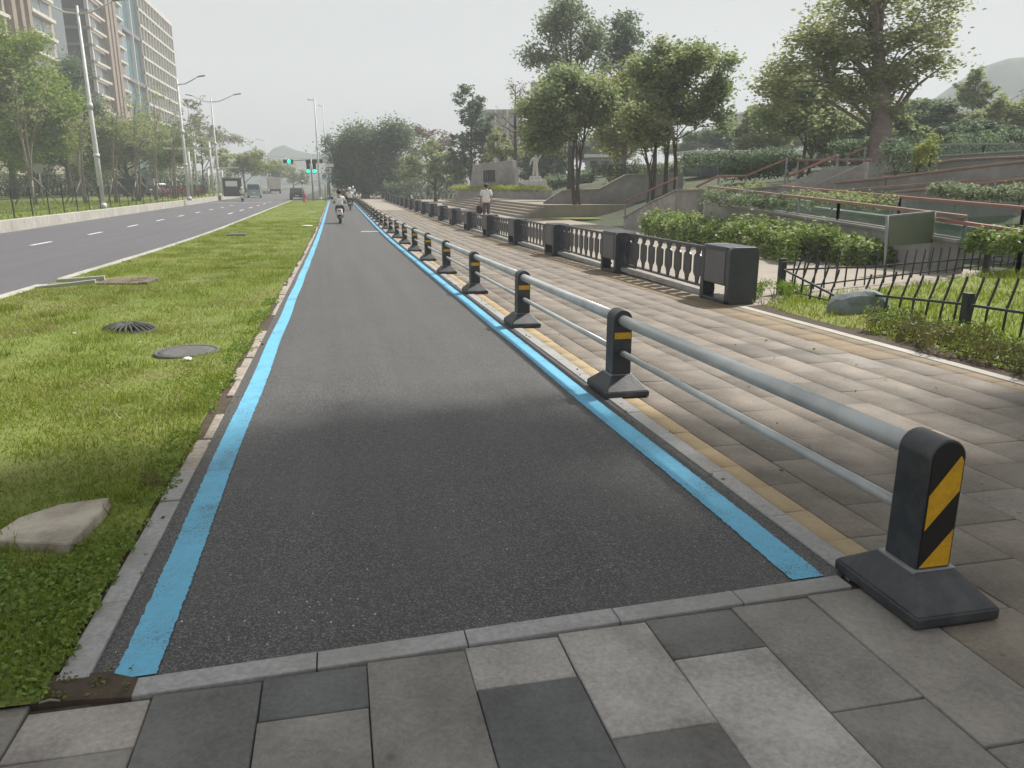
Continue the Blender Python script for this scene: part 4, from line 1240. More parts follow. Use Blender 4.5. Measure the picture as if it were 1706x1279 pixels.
# long stair wall W1, rises to the right
a, c_, d_ = at(905, 358, 48), at(1045, 352, 48), at(1135, 340, 48)
w1 = [V2(a, -.47), V2(at(936, 356, 48), -.47), V2(at(996, 356, 48), -.47), V2(at(1040, 352, 48), -.47), V2(d_, -.47)]
wall_poly('stair_wall', 'long grey concrete wall rising behind the multi-trunk tree', 'wall', w1, [at(905, 338, 48).z, at(936, 318, 48).z, at(996, 316, 48).z, at(1041, 292, 48).z, at(1135, 290, 48).z], .35, M['stone_wall'])
# lawn strip in front
pts4 = [at(900, 360, 46.5), at(1085, 358, 46.5)]
b = B(); b.hexa([(a_.x, a_.y, -.5) for a_ in (at(905, 300, 44), at(1075, 300, 44), at(1075, 300, 47.6), at(905, 300, 47.6))], [(a_.x, a_.y, -.43) for a_ in (at(905, 300, 44), at(1075, 300, 44), at(1075, 300, 47.6), at(905, 300, 47.6))])
struct(b.build('verge', M['turf']))
# near stair wall W2
w2 = [V2(at(1044, 378, 35)), V2(at(1090, 378, 32.6)), V2(at(1130, 378, 30.6)), V2(at(1165, 378, 29.5))]
wall_poly('stair_wall', 'pale concrete stair wall rising towards the ramp behind the hedge', 'wall', w2, [at(1043, 363, 35).z, at(1090, 337, 32.6).z, at(1130, 318, 30.6).z, at(1165, 318, 29.5).z], .3, M['concrete'])
# steps and platform
X0 = 10.5
b = B()
for i in range(5):
    x = X0 + .32*i
    y0, y1 = 43.8 + .1*i, 76
    b.hexa([(x, y0, -.6), (x+ (.32 if i < 4 else 8), y0, -.6), (x + (.32 if i < 4 else 8), y1, -.6), (x - .5, y1, -.6)],
           [(x, y0, -.47+.15*(i+1)), (x + (.32 if i < 4 else 8), y0, -.47+.15*(i+1)), (x + (.32 if i < 4 else 8), y1, -.47+.15*(i+1)), (x - .5, y1, -.47+.15*(i+1))])
tag(b.build('steps', M['tan_path']), 'broad low tan stone steps behind the walking man', 'steps')
# planter wall with lime hedge
pw = [at(763, 330, 74), at(840, 330, 66), at(914, 330, 60)]
wall_poly('planter_wall', 'low grey planter wall topped by a lime hedge', 'wall', [V2(p, .25) for p in pw], [at(763, 316, 74).z, at(840, 316, 66).z, at(914, 317, 60).z], .5, M['stone_wall'])
bush('hedge', 'clipped lime yellow hedge on the grey planter wall', [(p.x, p.y + 1.0, 0.85) for p in pw], 1.4, .48, .12, 5200, 'limehedge', seed=5, rough=.1)
# memorial wall
root = thing('memorial_wall', 'grey stone memorial wall with five dark vertical slots', 'wall', V2(at(824, 300, 70), .8))
o = root.location.copy()
A, Bq = at(784, 306, 72), at(863, 306, 68); C2, D2 = at(791, 274, 72), at(857, 267, 68)
n = Vector((Bq.y-A.y, A.x-Bq.x, 0)).normalized()*.25
b = B(); b.hexa([A-o-n-UP, Bq-o-n-UP, Bq-o+n-UP, A-o+n-UP], [C2-o-n, D2-o-n, D2-o+n, C2-o+n]); b.build('wall_body', M['stone_wall'], root, bevel=.03)
fn = n*1.0 if n.y < 0 else -n
for k in range(5):
    p = at(809 + 4.6*k, 303, 70.6 - .17*k) ; q = at(809 + 4.6*k, 284 - .3*k, 70.6 - .17*k)
    ln = (Bq-A).normalized(); cl = A + ln*((p-A).dot(ln))
    u = ln*.075
    f0 = Vector((cl.x, cl.y, p.z)) + fn; f1 = Vector((cl.x, cl.y, q.z)) + fn
    ff = fn.normalized()*.03
    b = B(); b.hexa([f0-o-u-ff, f0-o+u-ff, f0-o+u+ff, f0-o-u+ff], [f1-o-u-ff, f1-o+u-ff, f1-o+u+ff, f1-o-u+ff]); b.build('dark_slot', M['black'], root)
# statue
sp = at(892, 300, 68)
root = thing('statue', 'white statue of a standing figure on a tapered pedestal', 'statue', (sp.x, sp.y, 1.0))
b = B(); b.hexa([(-1.0,-.7,0), (1.0,-.7,0), (1.0,.7,0), (-1.0,.7,0)], [(-.8,-.55,.75), (.8,-.55,.75), (.8,.55,.75), (-.8,.55,.75)])
b.hexa([(-.5,-.4,.752), (.5,-.4,.752), (.5,.4,.752), (-.5,.4,.752)], [(-.4,-.35,1.1), (.4,-.35,1.1), (.4,.35,1.1), (-.4,.35,1.1)]); b.build('pedestal', M['marble'], root, bevel=.03)
def skin_body(name, m, verts, edges, radii, parent, sub=2, loc=(0,0,0)):
    me = bpy.data.meshes.new(name); me.from_pydata(verts, edges, []); me.materials.append(m)
    o = link(name, me, parent, loc)
    o.modifiers.new('Skin', 'SKIN').use_smooth_shade = True
    for i, r_ in enumerate(radii):
        r_ = r_ if isinstance(r_, tuple) else (r_, r_)
        me.skin_vertices[0].data[i].radius = r_
    me.skin_vertices[0].data[0].use_root = True
    s = o.modifiers.new('Subdivision', 'SUBSURF'); s.levels = sub; s.render_levels = sub
    return o
skin_body('figure', M['marble'], [(0,0,1.9), (0,0,2.2), (0,0,2.5), (0,0,2.68), (0,0,2.85), (.25,0,2.5), (.45,.05,2.75), (.6,.05,3.05), (-.25,0,2.5), (-.45,-.05,2.2), (-.5,-.15,1.95), (.12,0,1.5), (.14,0,1.1), (-.12,.05,1.5), (-.16,.1,1.1)],
          [(0,1),(1,2),(2,3),(3,4),(2,5),(5,6),(6,7),(2,8),(8,9),(9,10),(0,11),(11,12),(0,13),(13,14)], [.2,.19,.2,.08,.13,.1,.08,.06,.1,.08,.06,.13,.12,.13,.12], root)
# ramp A: glass-railed ramp behind the hedge
def glass_rail(name, label, pts, hgt, post_n, railm, wall_to=None, lower=True, glass=True, cat='railing', group='railings of the park ramps'):
    """pts: top rail points; posts and panes hang below"""
    o = Vector(pts[0]) - Vector((0,0,hgt))
    root = thing(name, label, cat, o, 0, group)
    P_ = [Vector(p)-o for p in pts]
    b = B()
    for a, c in zip(P_, P_[1:]): b.strip(a, c, .09, .07)
    b.build('handrail', railm, root, bevel=.01)
    if lower:
        b = B()
        for a, c in zip(P_, P_[1:]): b.strip(a-Vector((0,0,hgt)), c-Vector((0,0,hgt)), .07, .06)
        b.build('bottom_rail', M['concrete'], root)
    for a, c in zip(P_, P_[1:]):
        L = (c-a).length; n_ = max(1, int(L/post_n))
        for k in range(n_+1):
            q = a.lerp(c, k/n_)
            b = B(); b.box(q.x-.025, q.x+.025, q.y-.025, q.y+.025, q.z-hgt-.25, q.z-.036); b.build('post', M['pole_grey'], root)
        if glass:
            for k in range(n_):
                q, q2 = a.lerp(c, (k+.06)/n_), a.lerp(c, (k+.94)/n_)
                b = B(); u = (c-a).cross(UP).normalized()*.006
                hh = Vector((0,0,hgt-.05)); tt = Vector((0,0,.06))
                b.hexa([q-hh-u, q2-hh-u, q2-hh+u, q-hh+u], [q-tt-u, q2-tt-u, q2-tt+u, q-tt+u]); b.build('glass_pane', M['pane'], root)
    return root
A0, A1 = at(1181, 311, 24.5), at(1398, 336, 18.5); A2 = at(1610, 361, 15)
glass_rail('ramp_railing', 'long brown capped glass railing just behind the hedge and board sign', [A0, A1, A2], .43, 1.5, M['rail_brown'])
wall_poly('ramp_wall', 'grey ramp wall under the glass railing behind the hedge', 'wall', [V2(Vector((p.x, p.y, 0)), g(p.y)) for p in (A0, A1, A2)], [p.z-.50 for p in (A0, A1, A2)], .2, M['stone_wall'])
B0, B1, B2 = at(1301, 310, 26), at(1500, 328, 20.5), at(1706, 346, 16.8)
B3 = B2 + (B2-B1)*.8
glass_rail('ramp_railing', 'long red brown handrail sloping to the right edge above the ramp wall', [B0, B1, B2, B3], .7, 2.2, M['terracotta'], lower=False, glass=True)
C0, C1 = at(1555, 364, 15.8), at(1706, 386, 13.6)
glass_rail('ramp_railing', 'short red brown lower handrail to the right of the board sign', [C0, C1, C1 + (C1-C0)*.5], .55, 1.2, M['terracotta'], lower=False, glass=True)
wall_poly('terrace_wall', 'grey terrace wall behind the red brown handrail', 'wall', [V2(Vector((p.x+.4, p.y, 0))) for p in (B0, B1, B2, B3)], [p.z-.62 for p in (B0, B1, B2, B3)], .25, M['stone_wall'])
# stair handrails climbing to the right
for (p, q, d0, d1, lab) in (((1042, 335), (1128, 296), 38, 35, 'red stair handrail climbing beside the multi-trunk trees'),
                            ((1160, 311), (1197, 293), 33, 32, 'short red stair handrail above the left end of the ramp railing'),
                            ((1243, 293), (1311, 265), 33, 31, 'red stair handrail on the left side of the upper stair'),
                            ((1313, 293), (1396, 258), 30, 28.5, 'red stair handrail on the right side of the upper stair'),
                            ((1413, 258), (1442, 246), 31, 30, 'short red handrail at the top of the upper stair before the thick trunk'),
                            ((1505, 254), (1543, 235), 32, 31, 'short pink handrail by the far terrace right of the thick trunk')):
    a, c_ = at(*p, d0), at(*q, d1)
    glass_rail('stair_handrail', lab, [a, c_], .85, 1.6, M['terracotta'], lower=False, glass=False, group='red stair handrails')
# upper stair: pale sloping flank and steps
s0, s1, s2 = at(1302, 312, 28.5), at(1366, 308, 27.2), at(1440, 273, 27)
root = thing('stair', 'pale concrete stair climbing towards the thick trunk', 'stairs', s0)
o = root.location.copy()
b = B()
for k in range(12):
    t = k/12
    lo = at(1296, 316, 29.5).lerp(at(1384, 274, 29), t); hi = at(1366, 310, 27.4).lerp(at(1448, 272, 27), t)
    nxt = (at(1384, 274, 29) - at(1296, 316, 29.5))/12
    z0_, z1_ = lo.z-o.z, hi.z-o.z
    zz_ = max(z0_, z1_)
    b.hexa([(lo.x-o.x, lo.y-o.y, zz_-2), (hi.x-o.x, hi.y-o.y, zz_-2), (hi.x-o.x+nxt.x, hi.y-o.y+nxt.y, zz_-2), (lo.x-o.x+nxt.x, lo.y-o.y+nxt.y, zz_-2)],
           [(lo.x-o.x, lo.y-o.y, zz_), (hi.x-o.x, hi.y-o.y, zz_), (hi.x-o.x+nxt.x, hi.y-o.y+nxt.y, zz_), (lo.x-o.x+nxt.x, lo.y-o.y+nxt.y, zz_)])
b.build('steps', M['concrete'], root)
b = B(); f0, f1 = at(1364, 306, 26.8)-o, at(1446, 270, 26.4)-o
n = Vector((0.15, 0.1, 0))
b.hexa([f0-n-UP*1.5, f1-n-UP*1.5, f1+n-UP*1.5, f0+n-UP*1.5], [f0-n, f1-n, f1+n, f0+n]); b.build('flank', M['concrete'], root, bevel=.02)
# terrace walls and ramps at the right edge
for (pts, lab, low) in (([(1376, 308, 27), (1480, 298, 25), (1600, 283, 23.5), (1720, 270, 22)], 'brown edged ramp wall rising to the right below the far terrace', .55),
                        ([(1490, 322, 24), (1600, 312, 22), (1720, 300, 20.5)], 'lower brown ramp wall at the right edge behind the long handrail', .55),
                        ([(1470, 290, 30), (1590, 268, 29), (1720, 262, 28)], 'upper brown ramp wall beneath the far terrace railing', .6)):
    q = [at(*p) for p in pts]
    wall_poly('ramp_wall', lab, 'wall', [V2(Vector((p.x, p.y, 0)), p.z-low) for p in q], [p.z for p in q], .25, M['stone_wall'], cap=M['rail_brown'])
for (pts, lab, low) in (([(1180, 322, 28), (1300, 312, 27)], 'pale low wall along the slope above the ramp railing', .5),
                        ([(1440, 276, 33), (1560, 262, 32), (1720, 252, 31)], 'pale terrace wall under the far hedge at the right edge', .7),
                        ([(1030, 303, 53), (1140, 303, 50)], 'pale coping wall of the upper lawn behind the multi-trunk trees', .5)):
    q = [at(*p) for p in pts]
    wall_poly('terrace_wall', lab, 'wall', [V2(Vector((p.x, p.y, 0)), p.z-low) for p in q], [p.z for p in q], .25, M['concrete'])
for (pts, hg, lab, mt) in (([(1540, 241, 34), (1640, 240, 33), (1720, 239, 32)], .75, 'pale topped glass railing along the far terrace at the right edge', M['concrete']),
                       ([(1395, 318, 25.5), (1560, 305, 23.5), (1720, 296, 21.8)], .5, 'low brown railing along the middle ramp behind the long handrail', M['rail_brown']),
                       ([(1530, 297, 24.5), (1620, 280, 23.2), (1720, 272, 22)], .6, 'brown ramp railing with glass in the middle of the terraces at right', M['rail_brown'])):
    glass_rail('terrace_railing', lab, [at(*p) for p in pts], hg, 1.6, mt, lower=True)
for (p, q, d0, d1, lab) in (((1330, 266), (1452, 266), 32, 31, 'thin red handrail level across the top of the upper stair'), ((1198, 293), (1243, 293), 32, 32.5, 'thin level red handrail joining the two lower stair handrails')):
    glass_rail('stair_handrail', lab, [at(*p, d0), at(*q, d1)], .85, 2.0, M['terracotta'], lower=False, glass=False, group='red stair handrails')
for (pts, w, h, n_, key, lab) in (([(1330, 336, 22.5), (1470, 346, 20.0)], 1.0, .30, 2200, 'olive', 'leafy variegated shrubs in the bed behind the ramp railing'),
                                 ([(1190, 338, 23.5), (1330, 350, 20.5)], .9, .32, 2600, 'grey', 'dull green shrubs seen through the glass at the left end of the ramp railing'),
                                 ([(1625, 416, 14.6), (1720, 424, 13.4)], .8, .36, 2600, 'variegated', 'yellow green shrubs under the lower handrail at the right edge'),
                                 ([(1475, 290, 28.5), (1545, 285, 27.5)], 1.6, .95, 2800, 'dark', 'dark rounded shrub on the terrace left of the ramps'),
                                 ([(1525, 275, 27.0), (1556, 272, 26.6)], 1.0, .75, 1200, 'yellowgreen', 'yellow tipped shrub at the end of the dark terrace shrub'),
                                 ([(1560, 328, 20.5), (1720, 336, 18.5)], 1.0, .32, 3000, 'grey', 'green shrubs filling the bed below the right ramps'),
                                 ([(1560, 262, 34.5), (1720, 262, 32.5)], .8, .75, 2800, 'dark', 'dark clipped hedge behind the far terrace railing'),
                                 ([(1130, 332, 33.0), (1270, 322, 30.0)], 1.4, .35, 3200, 'olive', 'pale dry shrubs on the slope above the stair wall')):
    bush('shrubs', lab, [tuple(at(*p)) for p in pts], w, h, .085, n_, key, 'shrubs', seed=len(lab), rough=.45)
for (pts, lab) in (([(990, 292, 58), (1130, 292, 55)], 'dark clipped hedge along the upper lawn behind the trees'), ([(1135, 278, 46), (1235, 276, 43), (1315, 272, 40)], 'dark hedge on the slope below the pavilion'), ([(1390, 262, 40), (1470, 258, 38), (1560, 255, 37)], 'dark hedge at the foot of the giant trunk'), ([(1215, 300, 37), (1320, 290, 34)], 'dark planting between the stair handrails'), ([(1570, 250, 40), (1720, 246, 38)], 'long dark hedge on the top terrace at the right edge')):
    bush('hedge', lab, [tuple(at(*p)) for p in pts], 1.5, .8, .16, 2500, 'dark', seed=3, rough=.1)
# big variegated hedge
bush('hedge', 'big leafy variegated hedge behind the balustrade end', [(11.55, 27.0), (10.95, 21.0), (10.6, 17.0), (10.45, 15.4)], 1.3, .86, .13, 15000, 'variegated', seed=7, rough=.22, flat=.5, aspect=.5)
bush('hedge', 'near end of variegated planting behind the board sign', [(10.6, 15.0), (11.6, 14.6), (12.6, 14.8)], 1.0, .62, .12, 4200, 'variegated', seed=9, rough=.3, flat=.5, aspect=.45)
# grass slope by the hedge foot
# pavilion roof
pv = at(1190, 300, 62)
root = thing('pavilion', 'low pavilion with a pale flat canopy roof behind the trees', 'pavilion', (pv.x, pv.y, gz(pv.x, pv.y)))
o = root.location.copy()
zt = at(1190, 252, 62).z - o.z
b = B(); b.box(-2.4, 2.4, -2, 2, zt - .2, zt); b.build('roof', M['white'], root, bevel=.03)
b = B(); b.box(-2.0, 2.0, -1.0, 1.6, -.2, zt - .205); b.build('wall', M['bw_win'], root)
for sx in (-2.1, -.7, .7, 2.1):
    b = B(); b.tube([(sx, -1.8, -.2), (sx, -1.8, zt - .21)], .07, 8); b.build('column', M['pole_grey'], root)
# ================================================================== TREES
GL = 'young staked trees along the left verge'
def staked(px, D, blobs, seed, label, key='olive', leaf=.18, ncl=62, per=12):
    p = at(px, 300, D)
    stems = [(px, 0), (px - 1.5, 0), (px + 1.5, 0)]
    t = tree('young_tree', label, D, stems, blobs, leaf, ncl, per, key, trunk_r=.12, bark='bark_pale', group=GL, limbs=20, seed=seed, thick=.9, ground_z=0.0, flat=.5)
    rr = random.Random(seed)
    for k in range(3):
        a = rr.uniform(0, 1) + k*2.1
        b = B(); b.tube([(math.cos(a)*1.6, math.sin(a)*1.6, -.1), (math.cos(a)*.1, math.sin(a)*.1, 1.9)], .05, 7); b.build('stake', M['timber'], t)
    return t
staked(54, 60, [(40, 180, 45, 60), (75, 150, 35, 45), (20, 130, 30, 40)], 1, 'tall staked young tree with pale forked stems at the left edge, nearest of its row')
staked(138, 64, [(135, 205, 38, 45), (120, 235, 30, 25)], 2, 'staked young tree just left of the tall white lamp post')
staked(189, 67, [(190, 195, 40, 45), (205, 225, 30, 30)], 3, 'staked young tree just right of the tall white lamp post')
staked(228, 71, [(225, 190, 42, 42), (240, 225, 30, 35)], 4, 'staked young tree with spreading pale forks, second to the right of the lamp post')
staked(256, 78, [(262, 190, 38, 38), (255, 225, 28, 30)], 5, 'thin staked young tree, third to the right of the lamp post')
staked(288, 84, [(300, 200, 36, 30), (290, 235, 26, 28)], 6, 'staked young tree beside the second lamp post, last of its row', key='grey')
tree('broadleaf_tree', 'large leafy green tree filling the left edge of the photo', 84, [(20, 0)], [(-20, 140, 75, 90), (45, 120, 55, 55), (15, 85, 45, 40), (75, 170, 50, 45), (20, 215, 80, 70), (80, 230, 55, 45), (-40, 230, 60, 70)], .34, 640, 40, 'bright', clump_r=1.3, trunk_r=.35, seed=21, ground_z=0, limbs=18, droop=.15, dense=True)
tree('broadleaf_tree', 'dark green tree behind the tall white lamp post', 96, [(118, 0)], [(110, 150, 45, 50), (85, 190, 50, 50), (140, 220, 50, 55), (60, 260, 60, 30)], .34, 460, 40, 'dark', clump_r=1.3, trunk_r=.3, seed=22, ground_z=0, limbs=14, dense=True)
tree('broadleaf_tree', 'dense olive tree behind the staked trees below the towers', 104, [(215, 0)], [(190, 230, 55, 55), (235, 240, 55, 50), (160, 270, 55, 35), (270, 250, 45, 45)], .34, 420, 40, 'mid', clump_r=1.3, trunk_r=.3, seed=23, ground_z=0, limbs=14, dense=True)
tree('flowering_tree', 'whitish airy tree beside the second lamp post', 120, [(318, 0)], [(318, 190, 26, 28), (305, 215, 25, 22), (335, 215, 25, 22)], .34, 110, 16, 'pale', trunk_r=.16, seed=24, ground_z=0, bark='bark_pale')
tree('flowering_tree', 'whitish airy tree behind the third lamp post', 135, [(372, 0)], [(365, 228, 38, 20), (395, 235, 26, 14), (345, 240, 25, 18)], .36, 110, 16, 'pale', trunk_r=.16, seed=25, ground_z=0, bark='bark_pale')
tree('street_tree', 'rust tinted tree between the second and third lamp posts', 126, [(338, 0)], [(335, 235, 30, 22), (320, 250, 26, 24), (360, 262, 30, 24)], .36, 130, 20, 'olive', trunk_r=.16, seed=26, ground_z=0)
tree('street_tree', 'rounded green tree at the left end of the far road, beyond the lamp posts', 150, [(408, 0)], [(405, 268, 36, 25), (385, 280, 30, 24), (430, 275, 28, 22)], .42, 170, 24, 'yellowgreen', trunk_r=.2, seed=27, ground_z=0)
tree('street_tree', 'green tree in the middle of the far road row', 175, [(448, 0)], [(448, 278, 28, 20), (465, 285, 24, 18)], .46, 150, 22, 'olive', trunk_r=.2, seed=28, ground_z=0)
tree('street_tree', 'small green tree at the right end of the far road row, left of the signals', 200, [(488, 0)], [(485, 292, 22, 16), (505, 296, 16, 14)], .5, 110, 20, 'mid', trunk_r=.2, seed=29, ground_z=0)
for i, (px, D, w_, y0_, lab) in enumerate(((30, 100, 7, 285, 'dark shrub bank behind the left fence, nearest the left edge'), (130, 108, 7, 285, 'dark shrub bank behind the left fence below the lamp post'), (215, 116, 7, 282, 'dark shrub bank behind the navy van'), (300, 130, 6, 290, 'dark shrub bank behind the pink flowers'))):
    p = at(px - 55, 300, D); q = at(px + 55, 300, D)
    bush('shrub_bank', lab, [(p.x, p.y, 0), (q.x, q.y, 0)], 3, at(px, y0_, D).z + .6, .36, 2600, 'dark', 'shrubs', 'shrub banks behind the left verge', seed=60+i, rough=.3)
p, q = at(264, 300, 92), at(335, 300, 98)
bush('flower_bed', 'row of pink flowering shrubs behind the left fence', [(p.x, p.y, 0), (q.x, q.y, 0)], 1.0, .95, .16, 2600, 'pinkflower', 'flowers', seed=66, rough=.2)

# right and centre
tree('banyan_tree', 'huge dark dome shaped tree at the end of the lane', 108, [(608, 0), (640, 0)], [(625, 235, 62, 42), (585, 262, 44, 32), (655, 265, 55, 40), (610, 290, 62, 28), (570, 292, 30, 26), (665, 295, 50, 24), (582, 308, 26, 14), (640, 310, 40, 14)], .32, 620, 46, 'dark', clump_r=1.5, trunk_r=.6, seed=31, limbs=22, dense=True)
tree('street_tree', 'brownish thin crowned tree right of the dark dome tree', 118, [(712, 0)], [(705, 228, 40, 22), (728, 245, 34, 28), (690, 250, 30, 25)], .36, 130, 20, 'rust', trunk_r=.22, seed=32)
tree('street_tree', 'mid green tree before the brownish one, left of the tall narrow tree', 88, [(725, 0)], [(730, 270, 42, 30), (700, 285, 34, 22), (745, 295, 34, 20)], .3, 200, 28, 'mid', trunk_r=.2, seed=33)
tree('narrow_tree', 'tall narrow dark tree left of the brown tower', 86, [(788, 0)], [(785, 170, 22, 28), (792, 205, 34, 32), (780, 240, 30, 34), (808, 235, 26, 34), (785, 280, 38, 28)], .3, 260, 30, 'dark', trunk_r=.24, seed=34)
tree('street_tree', 'rust tipped olive tree in front of the brown tower', 80, [(836, 0)], [(832, 245, 28, 32), (850, 262, 22, 25), (820, 275, 24, 24)], .28, 150, 22, 'olive', trunk_r=.16, seed=35)
# bare trunk
p = at(857, 300, 70)
root = thing('bare_tree', 'slender almost leafless tree with thin rusty twigs', 'tree', (p.x, p.y, gz(p.x, p.y)))
b = B(); H_ = at(857, 142, 70).z - root.location.z
b.tube([(0, 0, -.2), (.1, 0, H_*.35), (.05, 0, H_*.7), (.1, 0, H_)], [.22, .17, .11, .02], 8)
rr = random.Random(5); tips = []
for k in range(20):
    z = H_*rr.uniform(.45, .97); a = rr.uniform(0, 6.28); L = (H_-z)*.35 + .7
    e = Vector((math.cos(a)*L + .08, math.sin(a)*L, z + L*.7)); s = Vector((.08, 0, z)); m_ = s.lerp(e, .5) - Vector((0, 0, .1))
    b.tube([s, m_, e], [.045, .03, .008], 5); tips += [m_.lerp(e, t) for t in (.3, .6, 1)]
    for j in range(2):
        e2 = m_ + Vector((rr.uniform(-.5, .5), rr.uniform(-.5, .5), rr.uniform(.2, .7))); b.tube([m_, e2], [.02, .006], 4); tips.append(e2)
b.build('trunk', M['bark'], root)
r = np.random.RandomState(5)
C_ = np.repeat(np.array([tuple(t) for t in tips]), 9, 0) + r.normal(0, .18, (len(tips)*9, 3))
v, f, t = leaf_quads(C_, .16, r, tint=np.clip(r.normal(.5, .25, len(C_)), 0, 1)); link('twigs', np_mesh('twigs', v, f, G['rust'], tint=t), root)
tree('broadleaf_tree', 'dark multi-trunk tree in front of the long stair wall', 46.5, [(962, 0), (970, 0), (958, 0)], [(930, 165, 55, 50), (905, 215, 40, 45), (955, 205, 60, 55), (900, 246, 24, 16), (985, 175, 40, 45), (950, 135, 45, 28)], .25, 480, 34, 'mid', clump_r=.62, trunk_r=.15, bark='bark', seed=36, limbs=22, thick=.9)
tree('airy_tree', 'tall airy grey green tree rising behind the multi-trunk tree', 66, [(950, 0)], [(940, 45, 48, 42), (915, 85, 38, 38), (970, 90, 44, 40), (950, 20, 34, 22), (990, 60, 30, 30)], .3, 230, 26, 'grey', clump_r=.85, trunk_r=.24, seed=37, limbs=24, droop=.45, flat=.7)
tree('airy_tree', 'dark tufted tree top behind, right of the tall airy tree', 70, [(1034, 0)], [(1035, 70, 34, 34), (1040, 40, 18, 16), (1025, 100, 40, 25)], .3, 150, 28, 'dark', clump_r=.8, trunk_r=.2, seed=38, limbs=14)
tree('broadleaf_tree', 'yellow green tree between the two big multi-trunk trees', 58, [(1033, 0)], [(1035, 175, 55, 50), (1000, 150, 40, 40), (1060, 215, 50, 38), (1030, 230, 45, 30), (1060, 140, 45, 40)], .27, 380, 32, 'yellowgreen', clump_r=.8, trunk_r=.24, bark='bark_red', seed=39, limbs=16, thick=.8)
tree('broadleaf_tree', 'big round crowned multi-trunk tree standing above the stair wall', 40, [(1112, 0), (1104, 0), (1122, 0)], [(1150, 110, 72, 42), (1100, 125, 55, 48), (1195, 140, 40, 45), (1120, 175, 60, 45), (1170, 190, 45, 35), (1080, 165, 45, 45)], .22, 560, 32, 'mid', clump_r=.55, trunk_r=.15, seed=40, limbs=26, thick=.9)
tree('broadleaf_tree', 'low forked tree with many slim trunks left of the round crowned one', 38.5, [(1083, 0), (1078, 0), (1090, 0)], [(1075, 225, 34, 28), (1060, 200, 36, 34), (1098, 215, 26, 30)], .2, 170, 24, 'olive', clump_r=.5, trunk_r=.13, seed=41, limbs=20)
tree('feathery_tree', 'giant spreading feathery tree with a thick reddish trunk at upper right', 38, [(1458, 0)], [(1450, -10, 120, 45), (1380, 70, 80, 45), (1535, 60, 75, 40), (1330, 120, 60, 40), (1440, 95, 75, 45), (1550, 105, 50, 22), (1560, -10, 60, 25), (1500, 135, 45, 28), (1410, 150, 60, 35), (1290, 165, 35, 28), (1480, 185, 40, 25)], .21, 760, 20, 'olive', clump_r=.62, trunk_r=.62, bark='bark_red', seed=42, limbs=46, flat=.18, thick=.95)
tree('broadleaf_tree', 'green tree with two thin dark trunks left of the giant tree', 47, [(1333, 0), (1345, 0)], [(1320, 150, 50, 40), (1365, 165, 48, 40), (1300, 195, 40, 34), (1345, 205, 55, 36), (1395, 205, 35, 32)], .24, 360, 28, 'mid', clump_r=.7, trunk_r=.14, seed=43, limbs=18)
tree('broadleaf_tree', 'shadowy low tree right of the two trunk tree, before the giant trunk', 52, [(1400, 0)], [(1405, 215, 45, 28), (1370, 235, 40, 20), (1440, 222, 30, 24)], .25, 200, 26, 'dark', trunk_r=.16, seed=44)
tree('background_tree', 'hazy tree behind the pavilion roof', 88, [(1225, 0)], [(1225, 225, 40, 22), (1250, 235, 40, 20), (1180, 232, 38, 18)], .34, 190, 26, 'dark', trunk_r=.2, seed=45)
tree('background_tree', 'hazy rounded tree between the pavilion and the two trunk tree', 80, [(1272, 0)], [(1268, 230, 36, 28), (1290, 240, 34, 24), (1255, 245, 30, 20)], .3, 200, 26, 'grey', trunk_r=.2, seed=46)
tree('background_tree', 'layered dark tree to the right of the giant trunk', 60, [(1560, 0)], [(1560, 185, 48, 26), (1525, 205, 40, 22), (1600, 200, 45, 26), (1560, 225, 55, 22)], .28, 300, 30, 'dark', trunk_r=.22, seed=47, flat=.25)
tree('background_tree', 'tall thin tree poking up before the hill at right', 68, [(1615, 0)], [(1622, 130, 22, 22), (1615, 165, 32, 28), (1640, 160, 20, 22)], .26, 170, 24, 'mid', trunk_r=.18, seed=48, ground_z=3, limbs=14)
tree('background_tree', 'yellow green round tree at the right edge below the hill', 58, [(1672, 0)], [(1672, 185, 45, 34), (1720, 190, 45, 38), (1650, 215, 50, 28), (1705, 225, 45, 26)], .27, 380, 30, 'olive', trunk_r=.22, seed=49)
tree('background_tree', 'dark leafy tree under the yellow green one, at right above the terraces', 50, [(1628, 0)], [(1625, 222, 40, 22), (1590, 228, 34, 18), (1665, 228, 34, 18)], .25, 240, 28, 'dark', trunk_r=.18, seed=50)
tree('background_tree', 'dark tree just right of the giant reddish trunk', 47, [(1500, 0)], [(1505, 215, 34, 26), (1530, 228, 30, 20), (1480, 230, 22, 20)], .22, 220, 28, 'mid', trunk_r=.15, seed=51)
